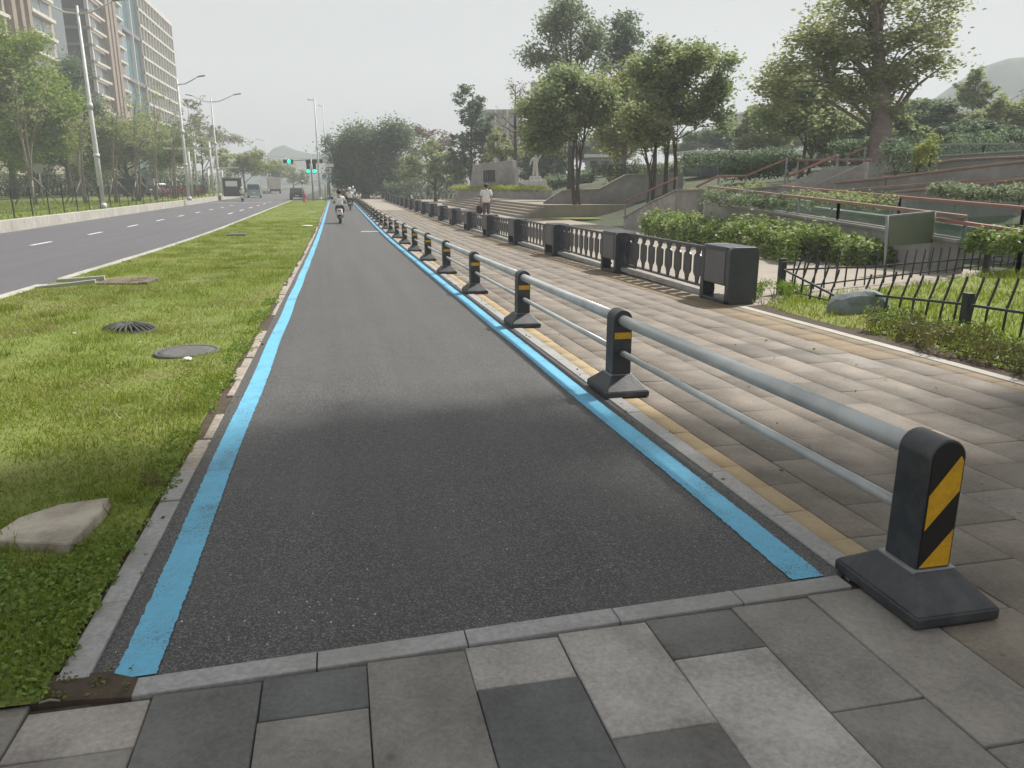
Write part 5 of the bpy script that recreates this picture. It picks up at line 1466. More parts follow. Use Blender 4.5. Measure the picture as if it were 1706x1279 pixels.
for i, (px, D, bl, key, lab) in enumerate(((905, 92, [(905, 245, 42, 30), (884, 272, 30, 22), (930, 272, 34, 24), (910, 290, 40, 14)], 'dark', 'shadowy tree behind the statue, filling the gap left of the multi-trunk tree'),
        (1000, 112, [(1000, 242, 46, 20), (965, 256, 34, 16), (1040, 252, 40, 18)], 'grey', 'pale hazy tree far behind the yellow green tree'),
        (1165, 118, [(1160, 236, 40, 20), (1200, 230, 36, 22), (1130, 246, 36, 16)], 'grey', 'pale hazy tree far behind the round crowned multi-trunk tree'),
        (1245, 112, [(1240, 222, 40, 22), (1290, 226, 40, 22), (1330, 232, 36, 18)], 'grey', 'pale hazy tree far behind the pavilion, right of the round crown'),
        (1395, 105, [(1385, 220, 42, 24), (1430, 214, 40, 24)], 'grey', 'pale hazy tree far behind the giant trunk'),
        (1500, 64, [(1490, 190, 40, 34), (1530, 200, 36, 28)], 'olive', 'olive tree crown showing between the giant trunk and the layered dark tree'),
        (1262, 66, [(1262, 205, 34, 34), (1240, 235, 30, 26), (1290, 225, 30, 30)], 'mid', 'green tree crown filling the gap between the round crown and the giant tree'))):
    tree('background_tree', lab, D, [(px, 0)], bl, .36, 240, 30, key, trunk_r=.2, seed=120+i, dense=True)
for i, (px, D, w_, y0_, lab) in enumerate(((700, 100, 60, 292, 'dark shrub mass under the trees left of the memorial wall'), (930, 74, 60, 280, 'dark shrub mass under the trees right of the statue'), (1075, 66, 60, 272, 'olive shrub mass under the trees between the two multi-trunk trees'), (1290, 60, 70, 252, 'grey green shrub mass under the trees right of the pavilion'), (1440, 58, 70, 243, 'dark shrub mass under the trees around the giant trunk'), (1600, 55, 110, 236, 'dark shrub mass under the trees at the right edge'))):
    p = at(px - w_, 300, D); q = at(px + w_, 300, D)
    z_ = max(gz(p.x, p.y), gz(q.x, q.y))
    bush('shrub_mass', lab, [(p.x, p.y, gz(p.x, p.y)), (q.x, q.y, gz(q.x, q.y))], 3.5, max(.8, at(px, y0_, D).z - z_), .3, 3200, ['dark', 'dark', 'olive', 'grey', 'dark', 'dark'][i], 'shrubs', 'shrub masses under the park trees', seed=80+i, rough=.3)
# the tree beside the photographer, whose shade falls across the near pavement and lane
tree('shade_tree', 'wide leafy tree beside the pavement, out of view, shading the near end of the lane', 10, [(11.5, 3.6, 0)], [(7.6, 5.9, 9.0, 3.6, 2.0, .9), (4.6, 5.4, 8.8, 2.4, 2.1, .8), (10.6, 6.0, 9.2, 3.0, 2.0, .9), (12.4, 5.0, 9.4, 2.4, 2.2, .9)], .27, 700, 40, 'mid', clump_r=.75, trunk_r=.26, seed=52, world=True, limbs=24, ground_z=0.0, flat=.3, dense=True)

# ================================================================== BUILDINGS (left towers)
def bpart(root, name, m, boxes, bevel=0):
    b = B()
    for x in boxes: b.box(*x)
    return b.build(name, m, root, bevel=bevel)
XF = -46.0
# near beige tower, lane-facing facade from Y=118 to 156
root = thing('apartment_tower', 'beige apartment tower with balconies at the upper left corner', 'building', (XF, 112, 0))
bpart(root, 'wall', M['tower_beige'], [(-16, 0, 0, 46, 0, 66)])
fl = 3.1
for k in range(5, 20):
    z = fl*k
    for (y0, y1) in ((10, 24), (34, 45)):
        bpart(root, 'balcony_slab', M['tower_white'], [(0.003, .8, y0, y1, z, z+.55)])
for k in range(5, 20):
    z = fl*k + .9
    for (y0, y1) in ((11, 16.5), (17.2, 23.5), (35, 39.4), (40, 44.5)):
        bpart(root, 'window', M['bw_win'], [(-.2, .06, y0, y1, z, z+1.8)])
bpart(root, 'pier', M['tower_brown'], [(.002, .9, 25, 26.6, 0, 65), (.002, .9, 28.6, 30, 0, 65), (.002, .9, 31.8, 33.2, 0, 65)])
bpart(root, 'glass_recess', M['bw_win'], [(-6, -.5, 46.003, 54, 0, 64)])
bpart(root, 'corner_column', M['tower_white'], [(-8.4, -6.6, 46.3, 48, 0, 64)])
# middle tower with banded dark end wall
root = thing('apartment_tower', 'middle tower with a dark banded glass end and brown tiled piers', 'building', (XF, 180, 0))
bpart(root, 'wall', M['tower_beige'], [(-14, 0, 0.3, 27, 0, 78)])
bpart(root, 'end_glazing', M['dark_win'], [(-7.4, -.3, -.3, .29, 0, 77)])
for k in range(5, 25):
    z = 3.1*k
    bpart(root, 'band', M['tower_dark'], [(-7.6, .4, -.9, .31, z, z+.55)])
    bpart(root, 'balcony_slab', M['tower_white'], [(.403, .8, .0, 9.5, z+.05, z+.5)])
    bpart(root, 'balcony_slab', M['tower_white'], [(.003, .7, 19, 26.5, z+.05, z+.5)])
for k in range(6, 22):
    z = 3.1*k + .8
    for (y0, y1) in ((1, 4.4), (5.2, 9.2), (19.4, 22.5), (23.2, 26.2)):
        bpart(root, 'window', M['bw_win'], [(-.2, .05, y0, y1, z, z+1.9)])
bpart(root, 'corner_frame', M['tower_white'], [(-.25, .35, -.7, .1, 0, 77.5)])
bpart(root, 'pier', M['tower_brown'], [(.002, 1.1, 10, 12, 0, 78), (.002, 1.1, 13.2, 15, 0, 78), (.002, 1.1, 16.2, 18.4, 0, 78)])
# far office tower: blue glass strip and gridded facade
root = thing('office_tower', 'office tower with a blue glass strip and a beige gridded facade', 'building', (XF, 207, 0))
HT = at(288, 28, 238).z
bpart(root, 'wall', M['tower_beige'], [(-22, 0, 18, 62, 0, HT)])
bpart(root, 'blue_glazing', M['blue_win'], [(-20, -.6, 0.2, 17.8, 0, HT + 4)])
for z in (14, 25, 36, 47): bpart(root, 'glazing_band', M['tower_dark'], [(-.597, .1, .2, 17.8, z, z+.9)])
bpart(root, 'edge_fin', M['white'], [(-.597, .25, 9.4, 9.8, 0, HT+3)])
for k in range(1, 13):
    z = HT - 3.75*k
    bpart(root, 'floor_band', M['tower_white'], [(.003, .45, 18, 62, z, z+.55)])
for k in range(13): bpart(root, 'mullion', M['tower_white'], [(.004, .38, 18 + 43.6*k/12, 18.4 + 43.6*k/12, 2, HT)])
for j in range(8):
    for k in range(12):
        y = 18 + 43.6*k/12; z = HT - 3.75*(j+1)
        bpart(root, 'window', M['bw_win'] if (j*5 + k*3) % 7 else M['blue_win'], [(-.2, .05, y + .75, y + 3.3, z + .9, z + 3.2)])
bpart(root, 'parapet', M['tower_white'], [(-22.2, .5, 17.8, 62.2, HT + .003, HT + 1.0)])
# brown tower behind the narrow tree (right)
p = at(832, 200, 215)
root = thing('apartment_tower', 'distant brown and grey tower behind the slender bare tree', 'building', (p.x, p.y, 0), R(-18))
ht = at(832, 182, 215).z
bpart(root, 'wall', M['tower_brown'], [(-4.5, 6, 0, 12, 0, ht), (-5, -1.2, 1, 10, 0, ht - 1)])
for k in range(8):
    for j in range(3): bpart(root, 'window', M['dark_win'], [(-3.9 + 3.2*j, -2.0 + 3.2*j, -.05, .3, ht - 3.1*(k+1) + .8, ht - 3.1*(k+1) + 2.3)])
for j in range(4): bpart(root, 'pier', M['tower_white'], [(-4.4 + 3.2*j, -4.05 + 3.2*j, -.4, -.003, 0, ht)])
p = at(905, 200, 190)
root = thing('apartment_tower', 'dim brown tower top peeking out behind the multi-trunk tree', 'building', (p.x, p.y, 0), R(-20))
ht = at(905, 136, 190).z
bpart(root, 'wall', M['tower_brown'], [(-3, 5, 0, 10, 0, ht)])
for k in range(6): bpart(root, 'window', M['dark_win'], [(-2, 3.6, -.05, .3, ht - 3.1*(k+1) + .8, ht - 3.1*(k+1) + 2.3)])
for i, (px, py, D, w, lab) in enumerate(((1262, 190, 170, 6, 'pale distant building between the round crown and the giant tree'), (1010, 262, 90, 2.2, 'small white roofed kiosk behind the multi-trunk tree'))):
    p = at(px, py, D); z0 = gz(p.x, p.y)
    root = thing('pavilion' if i else 'low_building', lab, 'building', (p.x, p.y, z0), R(-15))
    h = p.z - z0
    bpart(root, 'wall', M['stone_wall' if i else 'tower_white'], [(-w, w, 0, w, 0, h)])
    bpart(root, 'roof', M['white'], [(-w*1.08, w*1.08, -.4, w*1.05, h + .003, h + .35)])
    for k in range(3): bpart(root, 'window', M['dark_win'], [(-w*.8 + k*w*.6, -w*.45 + k*w*.6, -.06, .2, h*.45, h*.8)])

# ================================================================== LAMP POSTS
def lamp(label, px, base_z, D, top_py, arms, r0, hd=1.0):
    p = at(px, 300, D); H_ = at(px, top_py, D).z - base_z
    root = thing('street_lamp', label, 'street lamp', (p.x, p.y, base_z), 0, 'tall street lamps')
    b = B(); b.tube([(0,0,-.1), (0,0,.25)], r0*1.35, 14); b.tube([(0,0,.25), (0,0,3.2), (0,0,H_)], [r0, r0*.9, r0*.42], 14); b.lathe([(r0*1.12, 3.1), (r0*1.12, 3.3)], n=14); b.lathe([(r0*1.0, 6.0), (r0*1.0, 6.35)], n=14)
    b.build('pole', M['pole_white'], root)
    for s, L, rise in arms:
        d = Vector((cs, -sn, 0))*s
        z = H_ - .45
        b = B(); b.tube([d*.02 + UP*z, d*L*.3 + UP*(z + rise*.08), d*L*.6 + UP*(z + rise*.5), d*L*.85 + UP*(z + rise*.9)], [.06, .055, .05, .045], 8)
        a = b.build('arm', M['pole_white'], root)
        q = d*L*.85 + UP*(z + rise*.9)
        b = B(); e = d*(L*.3) + UP*(rise*.15); b.strip(q, q + e, .26, .1); b.build('lamp_head', M['pole_grey'], a, bevel=.03)
    return root
lamp('tall white double arm street lamp nearest, among the staked trees on the left', 166, 0.0, 51, 9, ((1, 2.6, .8), (-1, 2.6, .9)), .17)
lamp('second white street lamp along the left verge, beside the pink flowers', 312, 0.0, 76, 132, ((1, 2.3, .75),), .17)
lamp('third double arm street lamp along the left verge', 364, 0.0, 98, 163, ((1, 3.2, .9), (-1, 2.6, .8)), .17)
lamp('tall slim lamp post at the far end of the grass, left of a pair', 532, -.47, 98, 160, ((-1, .7, .05),), .15)
lamp('tall slim lamp post just behind, right of the pair at the end of the grass', 545, -.47, 112, 172, ((-1, .5, .2),), .12)
lamp('faint lamp post far along the road left of the hill', 446, 0.0, 160, 230, ((-1, 1.5, .3),), .13)
# portal frames
def portal(label, px0, px1, py, D, posts):
    a, c = at(px0, py, D), at(px1, py, D)
    root = thing('portal_frame', label, 'road gantry', (a.x, a.y, 0), 0, 'white steel gantries on the left verge')
    o = Vector((a.x, a.y, 0))
    b = B(); b.strip(a-o, c-o, .16, .2); b.build('beam', M['pole_white'], root, bevel=.02)
    for px in posts:
        q = at(px, 300, D); b = B(); b.tube([(q.x-o.x, q.y-o.y, -.1), (q.x-o.x, q.y-o.y, a.z - .1)], .15, 10); b.build('post', M['pole_white'], root)
portal('white steel gantry beam behind the second lamp post with one thick post', 272, 352, 247, 92, (318,))
portal('higher white steel gantry beam right of the second lamp post', 304, 356, 231, 104, (328, 354))
portal('lowest white steel gantry beam beside the third lamp post', 346, 398, 279, 108, (347, 370))

# left verge fence
ys_f = [34 + 2.35*k for k in range(28)]
root = thing('verge_fence', 'thin black wire fence along the top of the left kerb', 'fence', (-14.75, ys_f[0], 0))
for k, y in enumerate(ys_f):
    b = B(); b.box(-.025, .025, y-34-.025, y-34+.025, -.1, 1.32); b.build('post', M['fence_blk'], root)
b = B()
for z in (1.28, .75, .18): b.box(-.012, .012, 0.03, ys_f[-1]-34, z, z+.024)
b.build('rails', M['fence_blk'], root)
b = B()
for k in range(int((ys_f[-1]-34)/.16)): b.box(-.004, .004, k*.16, k*.16+.008, .19, 1.28)
o = b.build('wires', M['fence_blk'], root)

# round sign seen from behind
p = at(67, 300, 58)
root = thing('round_sign', 'grey back of a round road sign beside the leftmost staked tree', 'sign', (p.x, p.y, 0))
zc = at(64, 281, 58).z
b = B(); b.tube([(0,0,-.1), (0,0,zc+.3)], .04, 8); b.build('post', M['pole_grey'], root)
b = B(); b.lathe([(.36, -.015), (.36, .015)], c=(0,0,0), n=24, axis='y'); b.build('disc', M['pole_grey'], root, (0, -.06, zc))

# ================================================================== SIGNALS AT THE FAR END
p = at(520, 300, 96); zt = at(520, 264, 96).z
root = thing('traffic_light', 'pole mounted traffic signal pair both showing green at the end of the grass', 'traffic light', (p.x, p.y, -.47))
b = B(); b.tube([(0,0,-.1), (0,0,zt+.47)], [.1, .08], 10); b.build('pole', M['pole_grey'], root)
for s in (-1, 1):
    zg = at(518, 285, 96).z + .47
    b = B(); b.box(s*.36-.2, s*.36+.2, -.22, -.02, zg-.28, zg+1.25); h = b.build('signal_housing', M['black'], root, bevel=.03)
    b = B(); b.lathe([(.22, 0), (.2, -.03), (.0, -.05)], n=16, axis='y'); b.build('green_lamp', M['green_lamp'], h, (s*.36, -.23, zg))
    for k in (1, 2):
        b = B(); b.lathe([(.15, 0), (.14, -.02), (.0, -.03)], n=14, axis='y'); b.build('unlit_lamp', M['black_panel'], h, (s*.36, -.225, zg + .42*k))
p = at(548, 300, 104); za = at(520, 268, 104).z + .47
root = thing('traffic_light', 'overhead traffic signal on a long arm showing one green lamp', 'traffic light', (p.x, p.y, -.47))
q = at(478, 268, 104); d = Vector((q.x-p.x, q.y-p.y, 0))
b = B(); b.tube([(0,0,-.1), (0,0,za+.6)], [.14, .1], 10); b.build('pole', M['pole_grey'], root)
b = B(); b.tube([(0,0,za+.3), d*.5 + UP*(za+.15), d*1.02 + UP*za], [.07, .06, .05], 8); b.build('arm', M['pole_grey'], root)
for k, t in enumerate((.97, .42, .25)):
    c = d*t + UP*(za - .05)
    b = B(); b.box(c.x-.62, c.x+.62, c.y-.22, c.y-.06, c.z-.24, c.z+.24); h = b.build('signal_housing', M['black'], root, bevel=.03)
    if k == 0:
        b = B(); b.lathe([(.23, 0), (.2, -.03), (.0, -.05)], n=16, axis='y'); b.build('green_lamp', M['green_lamp'], h, (c.x+.1, c.y-.23, c.z))
b = B(); b.box(-.5, .7, -.1, -.02, za-.75, za-.35); b.build('sign_plate', M['lit_white'], root)
p = at(541, 300, 90)
root = thing('round_sign', 'round white and blue sign on a post at the far end of the lane', 'sign', (p.x, p.y, -.47))
zc = at(539, 293, 90).z + .47
b = B(); b.tube([(0,0,-.1), (0,0,zc+.5)], .05, 8); b.build('post', M['pole_grey'], root)
b = B(); b.lathe([(.36, -.02), (.36, .02)], n=24, axis='y'); b.build('disc', M['lit_white'], root, (0, -.08, zc))
b = B(); b.lathe([(.27, -.012), (.27, .012)], n=24, axis='y'); b.build('blue_face', M['sign_blue'], root, (0, -.105, zc))
b = B(); b.box(-.25, .25, -.09, -.05, zc-.95, zc-.5); b.build('plate', M['lit_white'], root)
p = at(505, 300, 84)
b = B(); b.lathe([(.16, 0), (.16, .06), (.12, .1), (.11, .75), (.13, .8), (.10, .92), (.02, .97)], n=14)
tag(b.build('bollard', M['red'], None, (p.x, p.y, -.47)), 'red bollard at the far tip of the grass verge', 'bollard')
p = at(503, 300, 86)
b = B(); b.tube([(0,0,-.1), (0,0,2.0)], .05, 8); b.ball((0,0,2.1), .18, .18, .2)
tag(b.build('garden_lamp', M['pole_grey'], None, (p.x, p.y, -.47)), 'slim grey post with a round white head behind the red bollard', 'post')

# ================================================================== PEOPLE AND SCOOTERS
def rider(label, loc, rz, sm=None, helmet=None, trousers='cloth_dark'):
    root = thing('person', label, 'person', loc, rz)
    # x right, y forward, z up; seated, feet on the footboard, hands on the bar
    V = [(0,-.12,.80), (0,-.13,.95), (0,-.10,1.12), (0,-.06,1.27), (0,-.03,1.36), (0,.0,1.47), (0,.02,1.56),
         (.19,-.05,1.26), (.27,.08,1.05), (.27,.30,.98), (.27,.38,.98), (-.19,-.05,1.26), (-.27,.08,1.05), (-.27,.30,.98), (-.27,.38,.98),
         (.11,-.08,.78), (.16,.28,.76), (.15,.26,.42), (.15,.38,.36), (-.11,-.08,.78), (-.16,.28,.76), (-.15,.26,.42), (-.15,.38,.36)]
    E_ = [(0,1),(1,2),(2,3),(3,4),(4,5),(5,6),(3,7),(7,8),(8,9),(9,10),(3,11),(11,12),(12,13),(13,14),(0,15),(15,16),(16,17),(17,18),(0,19),(19,20),(20,21),(21,22)]
    Rr = [(.16,.13),(.15,.11),(.17,.12),(.15,.10),.055,.085,.075,.06,.045,.035,.03,.06,.045,.035,.03,.09,.075,.055,.045,.09,.075,.055,.045]
    skin_body('body', M['skin'], V, E_, Rr, root)
    skin_body('shirt', sm or M['shirt_white'], [(0,-.12,.86), (0,-.13,.97), (0,-.10,1.12), (0,-.06,1.27), (0,-.04,1.335), (.19,-.05,1.27), (.26,.05,1.09), (-.19,-.05,1.27), (-.26,.05,1.09)], [(0,1),(1,2),(2,3),(3,4),(3,5),(5,6),(3,7),(7,8)], [(.185,.15),(.18,.14),(.195,.145),(.175,.125),.07,.085,.07,.085,.07], root)
    skin_body('trousers', M[trousers], [(0,-.12,.80), (0,-.12,.90), (.11,-.08,.78), (.16,.28,.765), (.15,.265,.48), (-.11,-.08,.78), (-.16,.28,.765), (-.15,.265,.48)], [(0,1),(0,2),(2,3),(3,4),(0,5),(5,6),(6,7)], [(.18,.15),(.17,.14),.11,.09,.07,.11,.09,.07], root)
    b = B(); b.ball((0, -.005, 1.555), .125, .145, .125, 14); b.build('helmet', helmet or M['hair'], root)
    return root
def scooter(label, loc, rz, body):
    root = thing('scooter', label, 'scooter', loc, rz, 'scooters on the cycle lane')
    for y in (-.58, .62):
        b = B(); b.lathe([(.14, -.05), (.215, -.05), (.225, -.02), (.225, .02), (.215, .05), (.14, .05)], n=20, axis='x'); w = b.build('wheel', M['black'], root, (0, y, .225))
        b = B(); b.lathe([(.13, -.035), (.13, .035)], n=16, axis='x'); b.build('rim', M['pole_grey'], w)
    b = B()
    secs = [(-.78, .10, .62, .72), (-.6, .16, .42, .75), (-.3, .17, .36, .74), (-.12, .16, .34, .68), (-.02, .13, .3, .42)]
    for (y0, w0, l0, h0), (y1, w1, l1, h1) in zip(secs, secs[1:]):
        b.hexa([(-w0, y0, l0), (w0, y0, l0), (w1, y1, l1), (-w1, y1, l1)], [(-w0*.8, y0, h0), (w0*.8, y0, h0), (w1*.8, y1, h1), (-w1*.8, y1, h1)])
    b.build('rear_body', body, root, bevel=.03)
    b = B(); b.box(-.16, .16, -.02, .34, .27, .34); b.build('footboard', M['black'], root, bevel=.02)
    b = B(); b.hexa([(-.2, .34, .3), (.2, .34, .3), (.17, .42, .28), (-.17, .42, .28)], [(-.15, .46, .95), (.15, .46, .95), (.12, .54, .93), (-.12, .54, .93)]); b.build('front_shield', body, root, bevel=.03)
    b = B(); b.hexa([(-.15, -.72, .745), (.15, -.72, .745), (.13, -.08, .72), (-.13, -.08, .72)], [(-.12, -.70, .80), (.12, -.70, .80), (.11, -.1, .78), (-.11, -.1, .78)]); b.build('seat', M['black'], root, bevel=.03)
    b = B(); b.tube([(-.36, .38, 1.0), (-.12, .46, 1.0), (.12, .46, 1.0), (.36, .38, 1.0)], .018, 8); b.tube([(0, .62, .25), (0, .5, .8), (0, .46, 1.0)], .035, 8); b.build('handlebar', M['black'], root)
    for s in (-1, 1):
        b = B(); b.tube([(s*.26, .42, 1.0), (s*.34, .40, 1.2)], .008, 6); b.ball((s*.36, .39, 1.24), .075, .02, .05, 8); b.build('mirror', M['black'], root)
    b = B(); b.box(-.085, .085, -.80, -.765, .64, .70); b.build('tail_light', M['red'], root, bevel=.01)
    b = B(); b.box(-.1, .1, -.80, -.788, .46, .58); b.build('number_plate', M['white'], root)
    b = B(); b.hexa([(-.09, -.86, .25), (.09, -.86, .25), (.09, -.45, .45), (-.09, -.45, .45)], [(-.09, -.84, .3), (.09, -.84, .3), (.09, -.42, .48), (-.09, -.42, .48)]); b.build('mudguard', M['black'], root, bevel=.01)
    return root
def pair(px, D, lab_r, lab_s, body, **kw):
    p = at(px, 330, D); z = g(p.y)
    scooter(lab_s, (p.x, p.y, z), R(-2), body); return rider(lab_r, (p.x, p.y, z), R(-2), **kw)
pair(565, 40.0, 'rider in a white T-shirt seen from behind on the nearest scooter', 'nearest white scooter on the lane, under the rider in dark trousers', M['white'])
pair(583, 60.0, 'farther rider in white with a white helmet, on the right of the lane', 'second scooter farther along the right side of the lane', M['grey_paint'], helmet=M['white'])
pair(573, 82, 'distant rider in grey in the cluster at the end of the lane, left one', 'distant dark scooter of the cluster at the lane end, left one', M['grey_paint'], sm=M['cloth_brown'])
pair(589, 88, 'distant rider in a pale shirt at the end of the lane, right one', 'distant pale scooter of the cluster at the lane end, right one', M['white'], sm=M['marble'], helmet=M['white'])
pair(580, 95, 'farthest rider in dark clothes in the cluster at the end of the lane, middle one', 'farthest scooter of the cluster at the lane end, middle one', M['dark_blue'], sm=M['cloth_dark'])
# walking man beyond the balustrade
p = at(810, 340, 36)
zf_ = at(810, 306, 36).z - 1.72
root = thing('person', 'man in white shirt and brown trousers walking away behind the balustrade', 'person', (p.x, p.y, zf_), R(-8))
V = [(0,0,.94), (0,.0,1.08), (0,.01,1.24), (0,.01,1.40), (0,.02,1.48), (0,.03,1.58), (0,.03,1.66), (.19,.0,1.39), (.24,-.05,1.13), (.25,.05,.88), (.25,.09,.80), (-.19,0,1.39), (-.24,.06,1.13), (-.25,.20,.91), (-.25,.26,.85),
     (.09,0,.90), (.10,.10,.49), (.10,.02,.08), (.10,.16,.04), (-.09,0,.90), (-.10,-.04,.48), (-.10,-.28,.13), (-.10,-.18,.04)]
E_ = [(0,1),(1,2),(2,3),(3,4),(4,5),(5,6),(3,7),(7,8),(8,9),(9,10),(3,11),(11,12),(12,13),(13,14),(0,15),(15,16),(16,17),(17,18),(0,19),(19,20),(20,21),(21,22)]
Rr = [(.15,.11),(.14,.10),(.165,.115),(.15,.09),.052,.085,.075,.055,.043,.034,.03,.055,.043,.034,.03,.085,.062,.042,.04,.085,.062,.042,.04]
skin_body('body', M['skin'], V, E_, Rr, root)
skin_body('shirt', M['shirt_white'], [(0,0,.86), (0,0,1.0), (0,.0,1.1), (0,.01,1.24), (0,.01,1.40), (0,.015,1.455), (.19,0,1.395), (.24,-.04,1.18), (-.19,0,1.395), (-.24,.05,1.18)], [(0,1),(1,2),(2,3),(3,4),(4,5),(4,6),(6,7),(4,8),(8,9)], [(.19,.14),(.19,.14),(.175,.13),(.19,.14),(.17,.11),.065,.08,.075,.08,.075], root)
skin_body('trousers', M['cloth_brown'], [(0,0,.92), (0,0,1.02), (.09,0,.88), (.10,.10,.49), (.10,.02,.10), (-.09,0,.88), (-.10,-.04,.48), (-.10,-.27,.15)], [(0,1),(0,2),(2,3),(3,4),(0,5),(5,6),(6,7)], [(.165,.12),(.16,.115),.10,.08,.065,.10,.08,.065], root)
b = B(); b.ball((0, .015, 1.64), .098, .108, .105, 14); b.build('hair', M['hair'], root)
for s, y in ((.10, .12), (-.10, -.2)):
    b = B(); b.hexa([(s-.045, y-.14, .0), (s+.045, y-.14, 0), (s+.05, y+.14, 0), (s-.05, y+.14, 0)], [(s-.04, y-.13, .09), (s+.04, y-.13, .09), (s+.04, y+.10, .055), (s-.04, y+.10, .055)]); b.build('shoe', M['black'], root, bevel=.015)
bb = B(); bb.ball((0, 0, 0), .16, .07, .2, 10); bb.tube([(-.1, 0, .15), (0, 0, .36), (.1, 0, .15)], .012, 6)
o = bb.build('handbag', M['cloth_dark'], None, tuple(Vector((p.x, p.y, zf_)) + Vector((-.27, .22, .56)))); tag(o, 'dark bag hanging from the left hand of the walking man', 'bag')

# ================================================================== VEHICLES
def car(name, label, loc, rz, L, W, H, body, van=False, group=None):
    root = thing(name, label, 'van' if van else 'car', loc, rz, group)
    b = B(); h0, w = .32, W/2
    b.hexa([(-w, -L/2, h0), (w, -L/2, h0), (w, L/2, h0), (-w, L/2, h0)], [(-w, -L/2, H*.55), (w, -L/2, H*.55), (w, L/2, H*.5), (-w, L/2, H*.5)])
    fr = L*.30 if van else L*.16
    b.hexa([(-w*.98, -L/2+.03, H*.55+.002), (w*.98, -L/2+.03, H*.55+.002), (w*.98, fr+.4, H*.53), (-w*.98, fr+.4, H*.53)], [(-w*.86, -L/2+(.1 if van else .5), H), (w*.86, -L/2+(.1 if van else .5), H), (w*.86, fr-.2, H), (-w*.86, fr-.2, H)])
    b.build('body', body, root, bevel=.06)
    z0, z1 = H*.6, H*.9
    b = B(); b.hexa([(-w*.85, -L/2-.01+.0, z0), (w*.85, -L/2-.01, z0), (w*.85, -L/2+.3, z0), (-w*.85, -L/2+.3, z0)], [(-w*.78, -L/2+(.04 if van else .36), z1), (w*.78, -L/2+(.04 if van else .36), z1), (w*.78, -L/2+.6, z1), (-w*.78, -L/2+.6, z1)]); b.build('rear_window', M['dark_win'], root)
    for s in (-1, 1):
        b = B(); b.hexa([(s*w*.9, -L*.32, z0), (s*w*1.0, -L*.32, z0), (s*w*1.0, fr, z0), (s*w*.9, fr, z0)], [(s*w*.8, -L*.30, z1), (s*w*.91, -L*.30, z1), (s*w*.91, fr-.35, z1), (s*w*.8, fr-.35, z1)]); b.build('side_window', M['dark_win'], root)
        b = B(); b.box(s*w*.82-.08, s*w*.82+.08, -L/2-.03, -L/2+.05, H*.42, H*.52); b.build('tail_light', M['red'], root)
        for y in (-L*.32, L*.32):
            b = B(); b.lathe([(.2, -.1), (.31, -.1), (.32, 0), (.31, .1), (.2, .1)], n=18, axis='x'); wh = b.build('wheel', M['black'], root, (s*(w-.09), y, .32))
            b = B(); b.lathe([(.2, -.08), (.2, .08)], n=14, axis='x'); b.build('rim', M['pole_grey'], wh)
    b = B(); b.box(-.25, .25, -L/2-.02, -L/2+.02, H*.33, H*.4); b.build('number_plate', M['white'], root)
    return root
def vroad(px, D, x=None):
    p = at(px, 325, D); return (p.x, p.y, g(p.y) - .12)
car('parked_van', 'dark navy van parked behind the left verge fence', tuple(at(218, 300, 96).xy) + (0,), R(70), 4.9, 1.9, 2.1, M['dark_blue'], True)
car('parked_car', 'white car parked right of the navy van', tuple(at(249, 300, 100).xy) + (0,), R(60), 4.3, 1.8, 1.5, M['white'])
car('moving_van', 'pale teal van driving away on the far left lane', vroad(424, 118), R(4), 4.8, 1.95, 2.05, M['pale_teal'], True)
car('moving_car', 'dark car waiting at the end of the road beside the grass tip', vroad(496, 104), R(0), 4.6, 1.85, 1.5, M['grey_paint'])
# box truck far away
p = at(457, 300, 165)
root = thing('box_truck', 'pale grey box truck far along the road', 'truck', (p.x, p.y, g(p.y) - .1), R(5))
bpart(root, 'cargo_box', M['tower_white'], [(-1.2, 1.2, -2.6, 1.4, .9, 3.2)], .04); bpart(root, 'cab', M['white'], [(-1.1, 1.1, 1.5, 3.0, .6, 2.5)], .12); bpart(root, 'chassis', M['black'], [(-.9, .9, -2.6, 3.0, .5, .898)])
for s in (-1, 1):
    for y in (-1.6, 2.1):
        b = B(); b.lathe([(.2, -.12), (.44, -.12), (.45, 0), (.44, .12), (.2, .12)], n=16, axis='x'); b.build('wheel', M['black'], root, (s*.98, y, .45))
# motor scooter rider by the left kerb
p = at(403, 320, 92)
s_ = scooter('pale scooter ridden along the left kerb of the road', (p.x, p.y, g(p.y) - .12), R(0), M['pale_teal'])
rider('rider in pale clothes on the scooter by the left road kerb', (p.x, p.y, g(p.y) - .12), R(0), sm=M['marble'], helmet=M['white'], trousers='cloth_brown')
# kiosk
p = at(386, 300, 100)
root = thing('kiosk', 'dark roadside kiosk with a white lit sign panel on its front', 'kiosk', (p.x, p.y, 0), R(8))
zt = at(386, 300, 100).z
bpart(root, 'cabin', M['grey_paint'], [(-1.1, 1.1, -.8, .8, -.1, zt + .2)], .03)
bpart(root, 'sign_panel', M['lit_white'], [(-.8, .6, -.86, -.803, zt - .75, zt - .1)]); bpart(root, 'roof', M['pole_grey'], [(-1.25, 1.25, -1.0, .9, zt + .203, zt + .35)], .02)

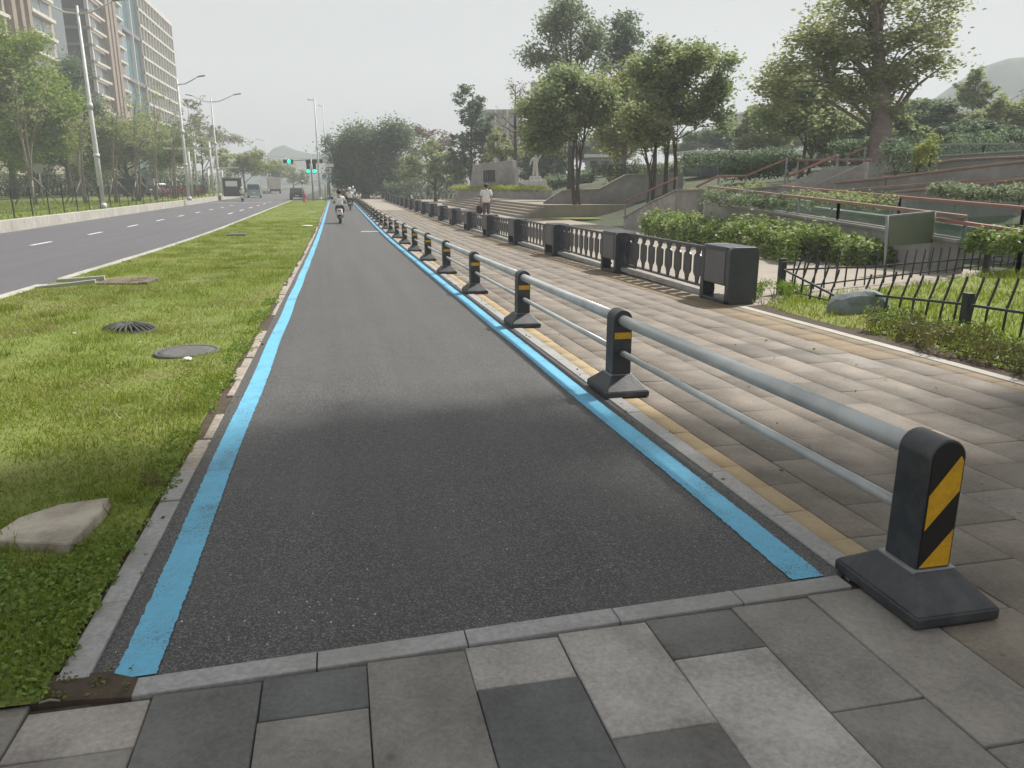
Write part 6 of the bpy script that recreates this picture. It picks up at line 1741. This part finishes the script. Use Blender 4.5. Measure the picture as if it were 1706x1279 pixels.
# ================================================================== HILLS AND HAZE
def hill(name, pts, D, depth, seed, zb=-4):
    """a ridge whose skyline follows the listed photo points, real depth behind and in front"""
    r = np.random.RandomState(seed)
    xs_ = np.linspace(pts[0][0], pts[-1][0], 70); ys_ = np.interp(xs_, [p[0] for p in pts], [p[1] for p in pts])
    top = [at(x, y, D) for x, y in zip(xs_, ys_)]
    v, q = [], []
    prof = [(-1, 0), (-.75, .22), (-.5, .5), (-.28, .75), (-.1, .95), (0, 1), (.15, .93), (.4, .6), (.7, .3), (1, 0)]
    for t in top:
        for d, h in prof:
            z = zb + (t.z - zb)*h*(1 + r.normal(0, .025)) if 0 < h < 1 else zb + (t.z-zb)*h
            v.append((t.x + FWH.x*d*depth, t.y + FWH.y*d*depth, z))
    n = len(prof)
    for i in range(len(top)-1):
        for k in range(n-1): q.append((i*n+k, (i+1)*n+k, (i+1)*n+k+1, i*n+k+1))
    return struct(link(name, np_mesh(name, v, q, M['hill_green'], smooth=True)))
hill('hill', [(330, 300), (400, 275), (446, 262), (458, 246), (472, 241), (492, 250), (520, 256), (560, 258), (640, 262), (720, 275), (800, 295)], 620, 80, 1)
hill('hill', [(1180, 260), (1300, 235), (1420, 225), (1520, 190), (1590, 140), (1640, 110), (1680, 97), (1730, 93), (1800, 110), (1900, 170), (2000, 240)], 430, 90, 2)
# white hillside houses
for i, (px, py) in enumerate(((463, 262), (478, 268), (495, 264), (512, 267), (530, 265), (545, 268))):
    p = at(px, py, 560)
    rr = random.Random(i)
    w, h = rr.uniform(3, 5), rr.uniform(7, 13)
    root = thing('hill_house', 'tiny white block on the far hillside, %s from the left' % ORD[i], 'building', (p.x, p.y, p.z - 14), R(rr.uniform(-20, 20)), 'white blocks on the far hillside')
    bpart(root, 'wall', M['tower_white'], [(-w, w, 0, 8, 0, 14)]); bpart(root, 'roof', M['tower_dark'], [(-w-.3, w+.3, -.3, 8.3, 14.003, 14.6)])
b = B(); b.box(-1250, 1250, -45, 1260, -6, 175)
hz, hnt, hb = _mat('haze air')
hnt.nodes.remove(hb)
pv_ = N(hnt, 'ShaderNodeVolumePrincipled')
pv_.inputs['Color'].default_value = (0.74, 0.77, 0.81, 1)
pv_.inputs['Density'].default_value = 0.0014
pv_.inputs['Density Attribute'].default_value = ''
pv_.inputs['Anisotropy'].default_value = 0.1
hnt.links.new(pv_.outputs[0], hnt.nodes['Material Output'].inputs['Volume'])
o = struct(b.build('haze', hz), 'stuff')
